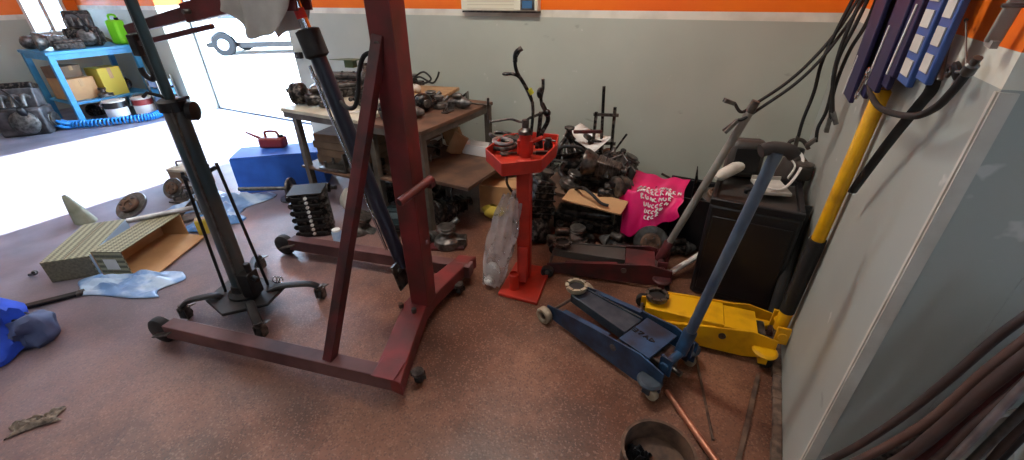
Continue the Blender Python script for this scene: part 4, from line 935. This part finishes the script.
t = thing('paper_cone', 'grey-green crumpled paper cone standing beside the cartons', 'paper', gp(86,221,0))
obj('cone_sheet', MB().grid(lambda i, j: V((.085*(1-j)**.8+.014)*math.cos(2*PI*i)*(1+.1*math.sin(6*PI*i)), (.06*(1-j)**.8+.014)*math.sin(2*PI*i), .24*j+.0)+V(-.06*j,-.03*j,0), 30, 12), mat('grey_green_paper', S(120,124,104), .8, 0, S(160,162,150), 12, .6), t)
# blue tool box with jug
bx = V(-3.92, 2.46, 0)
t = thing('blue_box', 'long bright blue open metal box beside the pale table', 'box', bx, math.radians(40))
bw, bd, bh = .78, .36, .34
obj('box_front', MB().beam((-bw/2,-bd/2,bh/2), (bw/2,-bd/2,bh/2), .012, bh, V(0,0,1)).v and MB().box((0,-bd/2,bh/2), (bw,.012,bh)), M['bluebox'], t)
obj('box_back', MB().box((0,bd/2,bh/2), (bw,.012,bh)), M['bluebox'], t)
for s in (-1, 1): obj('box_end', MB().box((s*bw/2,0,bh/2), (.012,bd+.012,bh)), M['bluebox'], t)
obj('box_floor', MB().box((0,0,.008), (bw-.012,bd-.012,.014)), M['bluebox'], t)
obj('box_lid', MB().box((0,-.02,bh+.008), (bw,bd*.9,.012)), M['bluebox'], t)
obj('end_patch', MB().box((-bw/2-.008,0,.14), (.004,.16,.16)), M['carddark'], t)
t = thing('fuel_jug', 'small dark red jug standing on the blue box', 'jug', bx+V(-.1,.02,.356), .5)
obj('jug_body', MB().box((0,0,.05), (.24,.12,.1)), M['jug'], t, bevel=.02)
obj('jug_handle', MB().tube(curve([(-.06,0,.1),(-.05,0,.15),(.05,0,.15),(.07,0,.1)]), .012), M['jug'], t)
obj('spout', MB().tube([(-.1,0,.08),(-.18,0,.12),(-.24,0,.15)], [.018,.012,.008]), M['jug'], t)
obj('cap', MB().lathe((.09,0,.1), (0,0,1), [(.022,0),(.022,.02),(.01,.024)], 12), M['black'], t)
# lower left corner
def cloth_ball(c, r, sq, sd, amp=.14):
    mb = MB(); mb.ball(c, r, 28, sq); c = Vector(c)
    for p in mb.v:
        d = p-c; n = noise.noise(d*9+V(sd,0,0)); n2 = noise.noise(d*22+V(0,sd,0)); p += d*(amp*2*n+amp*n2)
        p.z = max(p.z, .002)
    return mb
t = thing('blue_sack', 'crumpled bright blue sack at the lower left edge of the floor', 'sack', (0,0,0))
obj('sack_cloth', cloth_ball((-3.30,.19,.115), .17, (1,.8,.75), 3, .4), M['bluesack'], t)
obj('sack_neck', MB().tube([(-3.38,.12,.16),(-3.46,.05,.24)], [.05,.03], 14), M['bluesack'], t)
t = thing('grey_sack', 'rounded dark grey-blue bundle touching the bright blue sack', 'bundle', (0,0,0))
obj('bundle_cloth', cloth_ball((-3.23,.30,.08), .11, (1,.9,.8), 5, .3), mat('grey_blue_cloth', S(74,86,124), .7, 0, S(44,50,76), 8, .6), t)
obj('bundle_tie', MB().torus((-3.23,.30,.17), (0,0,1), .03, .008), M['black'], t)
t = thing('flat_bar', 'long flat black bar lying behind the blue sack', 'bar', gp(8,311,.015))
p1 = gp(80,293,.015)-Vector(t.location)
obj('bar', MB().beam((0,0,0), p1, .045, .02), M['black'], t, bevel=.003); obj('end_cap', MB().beam(p1*.96, p1*1.06, .05, .026), M['darksteel'], t, bevel=.003)
t = thing('small_clip', 'tiny black clip on the floor left of the cartons', 'clip', gp(30,276,.0))
obj('clip_jaw', MB().tube([(0,0,.01),(.05,.02,.02),(.09,.01,.05)], .009), M['black'], t); obj('clip_spring', MB().torus((.05,.02,.03), (1,0,0), .015, .004), M['steel'], t)
sm = film(-2.525, .075, .17, .08, .035, 21, 1.05)
tag(obj('dirty_rag', sm, M['tape'], solid=.004), 'small dirty torn rag lying on the open floor at lower left', 'rag')
# floor bottom centre and right
t = tag(obj('copper_pipe', MB().tube([gp(667,391,.02), gp(718,464,.02)], [.014,.016], 14), M['copper']), 'pinkish copper pipe lying on the floor below the blue jack', 'pipe')
tag(obj('thin_rod', MB().cyl(gp(693,342,.012), gp(713,440,.008), .006), M['rust']), 'thin rusty rod lying right of the copper pipe', 'rod')
tag(obj('thin_strip', MB().beam(gp(758,375,.01), gp(738,462,.01), .02, .008), M['rust']), 'flat rusty strip on the floor by the foot of the right wall', 'strip')
t = thing('metal_drum', 'open rusty round drum at the bottom edge of the floor', 'drum', (.0, 1.17, 0))
obj('drum_wall', MB().lathe((0,0,0), (0,0,1), [(.13,0),(.14,.01),(.14,.1),(.146,.106),(.144,.112),(.132,.112),(.13,.1),(.13,.012),(0,.012)], 40, cap=False), M['rust'], t)
obj('drum_base', MB().cyl((0,0,0), (0,0,.008), .128, n=40), M['rust'], t)
obj('drum_handle', MB().torus((0,-.142,.07), (0,1,0), .03, .006, 20, 6), M['steel'], t)
t = tag(obj('black_scrap', film(-.07, 1.17, .1, .08, .05, 31), M['black'], solid=.004), 'black rubber scrap lying in the rusty drum', 'scrap'); t.location.z = .013

# ================================================================ BLACK CABINET AND WHAT STANDS ON IT
t = thing('plastic_cabinet', 'black plastic cabinet in the corner behind the blue jack', 'cabinet', (.17, 2.69, 0))
obj('cabinet_body', MB().box((0,0,.31), (.46,.5,.62)), M['plasticblack'], t, bevel=.02)
obj('top_rim', MB().box((0,-.235,.635), (.46,.03,.04)).box((0,.235,.635), (.46,.03,.04)).box((-.215,0,.635), (.03,.44,.04)).box((.215,0,.635), (.03,.44,.04)), M['plasticblack'], t, bevel=.006)
obj('top_recess', MB().box((0,0,.622), (.4,.44,.006)), M['traygrey'], t)
obj('raised_handle', MB().tube(curve([(-.06,-.02,.628),(-.05,-.02,.65),(.05,.02,.65),(.06,.02,.628)]), .012), M['plasticblack'], t)
obj('door_panel', MB().box((0,-.252,.3), (.4,.008,.5)), M['plasticblack'], t, bevel=.003)
t = thing('black_canister', 'rounded black canister between the cabinet and the right wall', 'canister', (.35, 3.12, 0))
obj('canister_body', MB().lathe((0,0,0), (0,0,1), [(.08,0),(.09,.02),(.09,.62),(.07,.72),(.03,.76)], 24), M['brownfoam'], t); obj('canister_cap', MB().lathe((0,0,.755), (0,0,1), [(.034,0),(.034,.04),(.02,.045)], 14), M['plasticblack'], t)
obj('canister_handle', MB().tube(curve([(-.04,0,.75),(-.06,0,.83),(0,0,.85),(.05,0,.8)]), .012), M['brownfoam'], t)
ct = .657
t = thing('wall_pipe', 'thick black foam tube leaning in the gap beside the cabinet', 'tube', (.41, 2.3, 0))
obj('foam_tube', MB().tube([(-.01,.05,.0),(-.0,.3,.62)], .028, 14), M['rubber'], t); obj('tube_cap', MB().tube([(-.0,.298,.615),(0,.306,.64)], .031, 14), M['plasticblack'], t)
t = thing('dish_brush', 'pale fluffy roller brush lying on the black cabinet', 'brush', (0,0,0))
a_, b_ = gp(716,178,.70), gp(757,156,.76)
d_ = (b_-a_); obj('brush_head', MB().tube([a_, a_+d_*.1, a_+d_*.7, a_+d_*.95], [.012,.034,.038,.026], 14), M['cream'], t)
obj('brush_handle', MB().tube([a_+d_*.9, b_, b_+d_*.35], [.014,.012,.012], 10), M['brownfoam'], t)
t = thing('grey_case', 'rounded dark grey case behind the grey jack handle', 'case', (.06, 2.87, .657), .25)
obj('case_shell', MB().box((0,0,.115), (.2,.12,.23)), M['traygrey'], t, bevel=.035); obj('case_panel', MB().box((0,-.062,.115), (.14,.006,.15)), M['plasticblack'], t, bevel=.002)
t = thing('glue_tray', 'pale grey plastic tray on the right of the black cabinet', 'tray', (.23, 2.72, ct), .3)
obj('tray_plate', MB().box((0,0,.01), (.16,.2,.02)), M['greycloth'], t, bevel=.004); obj('tray_lip', MB().box((0,.1,.02), (.16,.008,.04)), M['greycloth'], t)
lp = [gp(u, v, z_) for u, v, z_ in ((765,187,.68),(782,189,.69),(796,176,.72),(803,160,.76),(797,151,.8),(789,156,.78),(795,166,.75),(788,178,.71))]
t = thing('white_strap', 'white strap loop with a yellow tag on the black cabinet', 'strap', (0,0,0))
obj('strap_band', MB().tube(curve(lp), .009, 8, flat=.6), M['paper'], t); obj('yellow_tag', MB().box(gp(790,155,.80), (.035,.03,.008), .4), M['yellow'], t)
t = thing('round_tin', 'round dull brown tin at the back right of the cabinet', 'tin', gp(800,178,.66), 0)
obj('tin_body', MB().lathe((0,0,0), (0,0,1), [(.05,0),(.055,.006),(.055,.075),(.05,.08)], 20), M['brownfoam'], t); obj('tin_lid', MB().lathe((0,0,.079), (0,0,1), [(.052,0),(.052,.014),(.03,.018)], 20), M['darksteel'], t)
t = tag(obj('white_tube', MB().cyl(gp(668,274,.05), gp(699,255,.09), .019), M['paper']), 'short white plastic tube propped beside the maroon jack', 'tube')
starter('starter motor on the floor left of the black cabinet', (-.2, 2.86, 0), .5, 1.0)

# ================================================================ HANGING ON THE RIGHT WALL
def cable(label, pts, r=.0075, clampend=None, group=None):
    t = thing('jump_cable', label, 'cable', (0,0,0), 0, group)
    obj('cable_sheath', MB().tube(curve(pts), r, 8), M['rubber'], t)
    if clampend:
        a, b = clampend
        d = (Vector(b)-Vector(a)).normalized(); x, y, _ = frame(d)
        obj('clamp', MB().beam(a, Vector(b)+x*.014, .014, .02).beam(a, Vector(b)-x*.014, .014, .02), M['steel'], t, bevel=.002)
    return t
G_ = (.06, 2.5)
top = wx(866,-14,.34)
for k, (lab, px_, cl) in enumerate((
    ('upper of the two black cables stretched to the top of the grey handle', ((866,-14),(838,30),(810,62),(785,84),(758,102),(742,112)), ((735,104),(724,100))),
    ('lower of the two black cables stretched to the top of the grey handle', ((872,-14),(848,24),(822,58),(795,84),(765,105),(745,118)), ((738,120),(724,132))))):
    n = len(px_); pts = []
    for i, (u, v) in enumerate(px_):
        f = i/(n-1); yy = 2.86*(1-f)+2.5*f
        pts.append(wy(u, v, yy))
    c0 = wy(cl[0][0], cl[0][1], 2.5); c1 = wy(cl[1][0], cl[1][1], 2.48)
    cable(lab, pts+[c0], .008, (c0, c1))
def hang(px_, X, Y=None):  return [wx(u, v, X) for u, v in px_]
for lab, px_, y0, end in (('black cable hanging straight down left of the cable bunch, clip at its end', ((860,-14),(838,28),(822,62),(814,92),(803,120),(798,138)), 2.75, ((798,136),(795,147))),
                       ('black cable hanging in the middle of the bunch with a hooked end', ((874,-14),(856,24),(838,60),(832,90),(826,112),(818,128),(816,142)), 2.72, ((817,138),(806,146))),
                       ('black cable hanging down nearest the navy sleeves', ((882,-14),(866,24),(850,50),(838,78),(832,100),(830,122)), 2.68, ((830,118),(826,132))),
                       ('short black cable at the right of the bunch', ((868,-14),(852,20),(840,50),(833,80),(833,118)), 2.66, ((833,112),(836,124)))):
    pts = [wy(u, v, y0) for u, v in px_]
    cable(lab, pts, .0085, (wy(end[0][0], end[0][1], y0), wy(end[1][0], end[1][1], y0)))
# sleeves hanging from a rail above the picture
rl = thing('wall_rail', 'steel rail fixed high on the right wall that the sleeves and cables hang from', 'rail', (0,0,0))
obj('rail_bar', MB().box((XR-.07, 2.25, 2.02), (.03, 1.7, .03)), M['steel'], rl)
for y in (1.5, 2.2, 3.0): obj('rail_bracket', MB().box((XR-.03, y, 2.02), (.06,.03,.02)), M['steel'], rl)
def sleeve(label, u0, u1, vb, m, X=.40, white=None, labels=0, th=.016, group=None):
    b0, b1 = wx(u0, vb, X), wx(u1, vb, X); yc, wd = (b0.y+b1.y)/2, abs(b0.y-b1.y); zb = (b0.z+b1.z)/2
    t = thing('belt_sleeve', label, 'packet', (X, yc, zb), 0, group)
    H2 = 2.0-zb
    obj('sleeve_body', MB().box((0,0,H2/2), (th,wd,H2)), M[m], t, bevel=.004)
    obj('hang_tab', MB().box((0,0,H2+.015), (.004,wd*.4,.04)), M['white'], t)
    if white: obj('white_edge', MB().beam((-th/2-.002, wd*.40, .0), (-th/2-.002, wd*.40-.03, white), .003, .014, V(0,1,0)), M['paper'], t)
    for k in range(labels):
        obj('white_panel', MB().box((-th/2-.002, 0, .045+.062*k), (.003, wd*.68, .042)), M['greycloth'], t)
    return t
sleeve('navy sleeve hanging at the left end with a white lower edge', 843, 853, 98, 'navy', .37, .16)
sleeve('navy sleeve hanging second from the left end', 853, 868, 92, 'navy', .40, None)
sleeve('navy sleeve with a slanting white strip ending near the hose loop', 866, 879, 88, 'navy', .385, .2)
sleeve('navy sleeve hanging right of the slanting white strip', 880, 890, 86, 'navy', .395, None)
sleeve('navy sleeve with a white lower edge above the yellow handle', 889, 896, 76, 'navy', .385, .2)
sleeve('royal blue sleeve with white panels right of the yellow handle', 898, 911, 84, 'royal', .385, None, 8)
sleeve('royal blue sleeve with white panels nearest the wall hook', 917, 930, 82, 'royal', .385, None, 8)
t = thing('hook_fitting', 'small shiny key-like fitting hanging beside the navy sleeves', 'fitting', wx(868,72,.33))
obj('ring', MB().torus((0,0,0), (1,0,0), .012, .004), M['chrome'], t); obj('stem', MB().cyl((0,0,-.012), (0,.03,-.07), .006), M['chrome'], t); obj('bow', MB().torus((0,.035,-.08), (1,0,0), .012, .005), M['chrome'], t)
# hose loop
hps = [wx(u, v, .385) for u, v in ((869,78),(870,92),(878,106),(892,113),(915,116),(935,108),(950,94),(960,82),(966,74))]
t = thing('air_hose', 'black air hose looped on the right wall with a chrome coupling', 'hose', (0,0,0))
obj('hose_loop', MB().tube(curve(hps), .009, 10), M['rubber'], t)
e = hps[-1]; obj('coupling', MB().lathe(e, (hps[-1]-hps[-2]), [(.010,0),(.012,.003),(.012,.022),(.008,.025),(.008,.04)], 14), M['steel'], t)
obj('hose_clip', MB().torus(wx(949,72,.40), (1,0,0), .010, .004), M['darksteel'], t)
obj('hanging_wire', MB().cyl(wx(966,20,.40), wx(966,70,.40), .002), M['darksteel'], t)
obj('wire_hook', MB().cyl(wx(966,20,.40), wx(966,20,.44), .004), M['darksteel'], t)
t = thing('inspection_mirror', 'small dark round inspection head hanging inside the hose end', 'mirror', wx(953,72,.40))
obj('round_head', MB().lathe((0,0,0), (1,0,.4), [(.018,0),(.022,.003),(.022,.01),(.018,.012)], 18), M['black'], t); obj('arm', MB().cyl((0,-.02,.004), (0,-.055,.01), .004), M['chrome'], t)
sp_ = [wx(u, v, .40) for u, v in ((938,62),(932,88),(920,104),(905,122),(886,146),(868,170),(852,192))]
tag(obj('black_strap', MB().tube(curve(sp_), [.014]*49, 8, flat=.45), M['rubber']), 'flat black strap hanging down the right wall behind the hose loop', 'strap')
sp_ = [wx(u, v, .40) for u, v in ((962,-12),(952,30),(944,60),(940,80))]
tag(obj('clear_wrap', MB().tube(curve(sp_), .006, 8, flat=.5), M['steel']), 'narrow grey wrapped strip right of the royal blue sleeves', 'strip')

# ================================================================ BUNDLE AT THE LOWER RIGHT, before the front right wall
def bun(px_, Y, r, m, lab, name='rubber_hose', cat='hose', flat=1):
    pts = [wy(u, v, Y) for u, v in px_]
    return tag(obj(name, MB().tube(curve(pts), r, 12, flat=flat), M[m]), lab, cat)
bun(((800,474),(850,450),(900,418),(950,378),(1000,335),(1050,300)), 1.14, .010, 'hose', 'brown rubber hose along the top of the bundle at lower right')
bun(((812,480),(870,455),(930,420),(985,372),(1050,322)), 1.10, .011, 'hoserust', 'second reddish-brown hose from the top of the bundle at lower right')
bun(((850,485),(900,460),(945,425),(990,385),(1050,338)), 1.07, .014, 'hose', 'thick dark brown hose in the middle of the bundle at lower right')
bun(((870,490),(915,462),(960,428),(1005,390),(1050,352)), 1.12, .012, 'darkred', 'dull red-brown hose behind the middle of the bundle at lower right')
bun(((895,490),(935,462),(975,425),(1015,392),(1050,362)), 1.05, .011, 'hose', 'dark hose just above the bright pipe at lower right')
bun(((935,478),(1050,358)), 1.03, .0085, 'silvery', 'bright grey metal pipe at the lower right corner', 'metal_pipe', 'pipe')
bun(((950,482),(1055,380)), 1.05, .009, 'steel', 'dull grey pipe directly below the bright one at lower right', 'metal_pipe', 'pipe')
bun(((968,490),(1010,440),(1055,388)), 1.09, .010, 'hose', 'dark hose nearest the corner below the grey pipes', 'rubber_hose')
bun(((985,478),(1055,405)), 1.01, .005, 'black', 'thin black rod at the lower right corner', 'thin_rod', 'rod')
for k in range(5):
    o_ = 5+10*k; y_ = 1.17+.02*(k % 3)
    o = bun(((806+o_*1.5,480),(862+o_*1.3,456+.1*o_),(925+o_,416+.35*o_),(985+.8*o_,366+.5*o_),(1050,312+.9*o_)), y_, .008+.002*(k % 2), ('hose','oily','hoserust')[k % 3], ('topmost', 'second from the top', 'third from the top', 'fourth from the top', 'lowest')[k]+' thin dark hose at the back of the lower right bundle')
    o['group'] = 'thin dark hoses at the back of the lower right bundle'
t = thing('pale_cloth', 'pale cloth or bag at the very corner below the bundle', 'cloth', (0,0,0))
obj('cloth_folds', MB().grid(lambda i, j: wy(990+60*i, 415+70*j, 1.18)+V(0,.02*math.sin(9*i+4*j),0), 16, 16), M['cream'], t, solid=.006)
obj('cloth_hem', MB().tube([wy(990,418,1.17), wy(1020,410,1.17), wy(1050,412,1.17)], .006, 8), M['greycloth'], t)

# ================================================================ FAR LEFT CORNER
BX, BY = -9.02, 3.03
t = thing('blue_workbench', 'pale blue steel workbench in the far left corner', 'workbench', (BX, BY, 0))
obj('bench_top', MB().box((0,0,.985), (.95,1.1,.04)), M['benchblue'], t, bevel=.004)
for sx in (-1, 1):
    for sy in (-1, 1): obj('leg', MB().box((sx*.43,sy*.5,.4825), (.07,.07,.965)), M['benchblue'], t, bevel=.004)
obj('bench_shelf', MB().box((0,0,.3), (.85,1.0,.03)), M['benchblue'], t)
for s in (-1, 1): obj('front_rail', MB().box((0,s*.5,.93), (.86,.05,.07)), M['benchblue'], t)
obj('side_rail', MB().box((.43,0,.93), (.05,1.0,.07)), M['benchblue'], t)
def eng(label, loc, rz, s, m='darksteel', nm='engine'):
    t = thing(nm, label, 'engine', loc, rz)
    obj('crankcase', MB().box((0,0,.17*s), (.5*s,.34*s,.34*s)), M[m], t, bevel=.03*s)
    obj('sump', MB().prism([(-.22*s,-.14*s),(.22*s,-.14*s),(.22*s,.14*s),(-.22*s,.14*s)], 0, .05*s), M['oily'], t, bevel=.02*s)
    obj('cylinder_bank', MB().beam((0,.04*s,.3*s), (0,.1*s,.55*s), .42*s, .2*s, V(0,1,0)), M['enginegrey'], t, bevel=.015*s)
    obj('valve_cover', MB().beam((0,.1*s,.54*s), (0,.12*s,.62*s), .42*s, .18*s, V(0,1,0)), M['oily'], t, bevel=.02*s)
    for i in range(4): obj('intake_runner', MB().tube(curve([((-.16+.105*i)*s,-.04*s,.46*s),((-.16+.105*i)*s,-.16*s,.5*s),((-.16+.105*i)*s,-.22*s,.38*s)]), .026*s), M['alu'], t)
    obj('pulley', MB().lathe((.25*s,0,.15*s), (1,0,0), [(.1*s,0),(.105*s,.01*s),(.09*s,.02*s),(.105*s,.035*s),(.1*s,.045*s),(.03*s,.045*s)], 20), M['steel'], t)
    obj('timing_cover', MB().lathe((.05*s,-.17*s,.17*s), (0,-1,0), [(.15*s,0),(.15*s,.03*s),(.11*s,.07*s),(.05*s,.08*s)], 20), M['alu'], t)
    obj('flywheel', MB().lathe((-.25*s,0,.18*s), (-1,0,0), [(.16*s,0),(.165*s,.01*s),(.165*s,.03*s),(.05*s,.035*s)], 24), M['darksteel'], t)
    obj('distributor', MB().lathe((.1*s,-.2*s,.26*s), (0,-.4,1), [(.03*s,0),(.045*s,.05*s),(.045*s,.1*s),(.03*s,.12*s)], 14), M['plasticblack'], t)
    obj('wiring', MB().tube(curve([(.12*s,-.22*s,.38*s),(.05*s,-.2*s,.55*s),(-.1*s,-.1*s,.6*s),(-.2*s,-.12*s,.45*s)]), .01*s), M['rubber'], t)
    return t
eng('large grey engine standing on the floor left of the blue workbench', (-8.75, 2.02, 0), .9, 1.05, 'enginegrey')
eng('dark engine on top of the blue workbench against the window', (-9.0, 3.15, 1.006), 1.1, .75, 'oily')
gearbox('gearbox on the near end of the blue workbench', (-8.9, 2.55, 1.006), 1.4, .8, None, 'darksteel')
alternator('alternator at the near left corner of the blue workbench', (-9.3, 2.6, 1.006), .5, 1.2)
cyl_head('bluish cylinder head at the front edge of the blue workbench', (-8.8, 2.85, 1.006), 1.4, .8, None, 'darksteel')
t = thing('green_can', 'lime green plastic can on the far end of the blue workbench', 'can', (-8.78, 3.5, 1.006), .3)
obj('can_body', MB().box((0,0,.17), (.2,.16,.34)), M['green'], t, bevel=.035); obj('can_handle', MB().tube(curve([(-.07,0,.33),(-.06,0,.4),(.05,0,.4),(.07,0,.34)]), .016), M['green'], t); obj('can_cap', MB().cyl((.06,0,.335), (.06,0,.37), .028), M['black'], t)
t = tag(obj('steel_tube', MB().cyl((-9.05,3.5,1.02), (-9.15,3.1,1.35), .018), M['wheelwhite']), 'pale tube leaning on the dark engine on the blue workbench', 'tube')
carton('brown carton on the shelf at the near end of the blue workbench', (-9.0, 2.75, .316), (.5,.34,.3), .1, 'card')
carton('smaller brown carton on top of the carton on the workbench shelf', (-9.05, 2.72, .62), (.36,.26,.16), .3, 'carddark')
carton('yellow carton on the middle of the workbench shelf', (-8.85, 3.12, .316), (.34,.3,.4), .1, 'yellowbox')
gearbox('greasy gearbox on the far end of the workbench shelf', (-9.1, 3.42, .316), -.3, .6, None, 'oily')
throttle('pump on the front of the workbench shelf', (-8.68, 2.95, .316), .6, 1.0)
gearbox('gearbox lying on the floor under the blue workbench', (-9.1, 2.85, 0), .2, .62, None, 'oily')
for k, (x, y, r, h, lab) in enumerate(((-8.4, 2.92, .14, .28, 'white-labelled paint drum in front of the workbench leg'), (-8.25, 3.22, .13, .28, 'red and white paint drum near the doorway wall'))):
    t = thing('paint_drum', lab, 'paint drum', (x, y, 0))
    obj('drum_body', MB().lathe((0,0,0), (0,0,1), [(r,0),(r,h),(r*.97,h+.005)], 24), M['plasticblack'] if k == 0 else M['jug'], t)
    obj('drum_label', MB().lathe((0,0,h*.25), (0,0,1), [(r+.002,0),(r+.002,h*.45)], 24, cap=False), M['white'], t)
    obj('drum_lid', MB().lathe((0,0,h), (0,0,1), [(r*1.04,0),(r*1.04,.02),(r*.9,.024)], 24), M['cream'], t)
    obj('drum_handle', MB().torus((0,-r*.2,h*.8), (1,0,0), r*1.05, .004, 20, 6, a0=-.2, a1=PI-.2), M['steel'], t)
t = thing('tool_trolley', 'stack of blue and grey trays standing by the doorway wall', 'tool trolley', (-8.02, 3.45, 0), .1)
for i in range(4): obj('drawer', MB().box((0,0,.1+.13*i), (.26,.2,.1)), M['bluefilm'] if i % 2 else M['benchblue'], t, bevel=.008)
for sx in (-1, 1):
    for sy in (-1, 1): obj('post', MB().box((sx*.12,sy*.11,.3), (.025,.025,.6)), M['steel'], t)
# coiled air hose
n = 420; pts = []
p0, p1, p2 = V(-8.35,2.48,.06), V(-7.95,2.8,.06), V(-7.85,3.25,.06)
path = curve([V(-8.62,2.3,.06), V(-8.35,2.5,.06), V(-8.1,2.8,.06), V(-7.95,3.1,.06), V(-8.0,3.3,.07)], 40)
def coil(path, rr, turns):
    out = []; k = len(path)*3
    for i in range(k):
        f = i/(k-1)*(len(path)-1); a = min(int(f), len(path)-2); p = path[a].lerp(path[a+1], f-a); d = (path[a+1]-path[a]).normalized(); x, y, _ = frame(d); an = 2*PI*turns*i/k
        out.append(p+(x*math.cos(an)+y*math.sin(an))*rr)
    return out
t = thing('coiled_air_hose', 'sky blue spiral air hose lying on the floor before the workbench', 'air hose', (0,0,0))
obj('spiral', MB().tube(coil(path, .045, 34), .012, 6), M['hosebl'], t)
obj('hose_bundle', MB().torus((-8.6,2.3,.07), (.3,.4,1), .11, .02).torus((-8.58,2.32,.10), (.1,.5,1), .1, .02), M['hosebl'], t)
# posters / papers on the orange band in the left corner
t = thing('poster', 'pale paper notice on the orange band of the far left wall', 'notice', (XL+.006, 2.35, 1.62))
obj('sheet', MB().box((0,0,0), (.006,.3,.22)), M['paper'], t)
for k in range(3): obj('printed_line', MB().box((.004,0,.05-.05*k), (.003,.2,.012)), M['steel'], t)
# wall box by the door jamb
t = thing('switch_box', 'small dark switch box on the back wall beside the doorway', 'switch', (DX1+.12, YB, 1.02))
obj('box', MB().box((0,-.025,0), (.09,.05,.07)), M['black'], t, bevel=.004); obj('knob', MB().cyl((0,-.05,0), (0,-.066,0), .014), M['steel'], t)
# parked car outside
car = thing('parked_car', 'white car parked outside in the sunlit yard', 'car', (-13.6, 9.6, -.01), math.radians(35))
prof = [(-2.1,.32),(-2.15,.62),(-2.05,.86),(-1.55,.95),(-1.0,1.38),(.35,1.42),(1.05,.98),(1.9,.82),(2.15,.6),(2.12,.36),(1.72,.34),(1.65,.5),(1.45,.66),(1.2,.66),(1.0,.5),(.93,.36),(-.98,.36),(-1.05,.5),(-1.25,.66),(-1.5,.66),(-1.7,.5),(-1.77,.36)]
obj('car_body', MB().prism(prof, -.8, .8, fn=lambda x, y, z: V(x, z*(1-.12*max(0, y-.9)/.5), y)), M['carwhite'], car, bevel=.03)
gl = mat('dark_car_glass', S(40,46,56), .1)
for s in (-1, 1): obj('side_window', MB().prism([(-1.35,1.0),(-.95,1.3),(.3,1.34),(.85,1.0)], 0, .01, fn=lambda x, y, z, s=s: V(x, s*(.795-.12*max(0,(y-.9))/.5*.8)+s*z, y)), gl, car)
obj('underbody', MB().box((0,0,.32), (3.9,1.2,.2)).box((-.02,0,.28), (1.75,1.56,.14)), M['black'], car)
for x in (-1.37, 1.33):
    for s in (-1, 1):
        w_ = obj('wheel', MB().lathe((x, s*.62, .31), (0,s,0), [(.2,0),(.3,.01),(.32,.04),(.32,.16),(.3,.19),(.22,.19)], 28), M['tyre'], car)
        obj('hubcap', MB().lathe((x, s*.81, .31), (0,s,0), [(.17,-.01),(.16,.005),(.05,.015)], 20), M['chrome'], w_)
for s in (-1, 1): obj('head_lamp', MB().box((2.08,s*.6,.66), (.12,.28,.12)), M['glass'], car, bevel=.02); obj('tail_lamp', MB().box((-2.1,s*.66,.76), (.08,.16,.14)), M['jug'], car, bevel=.01)
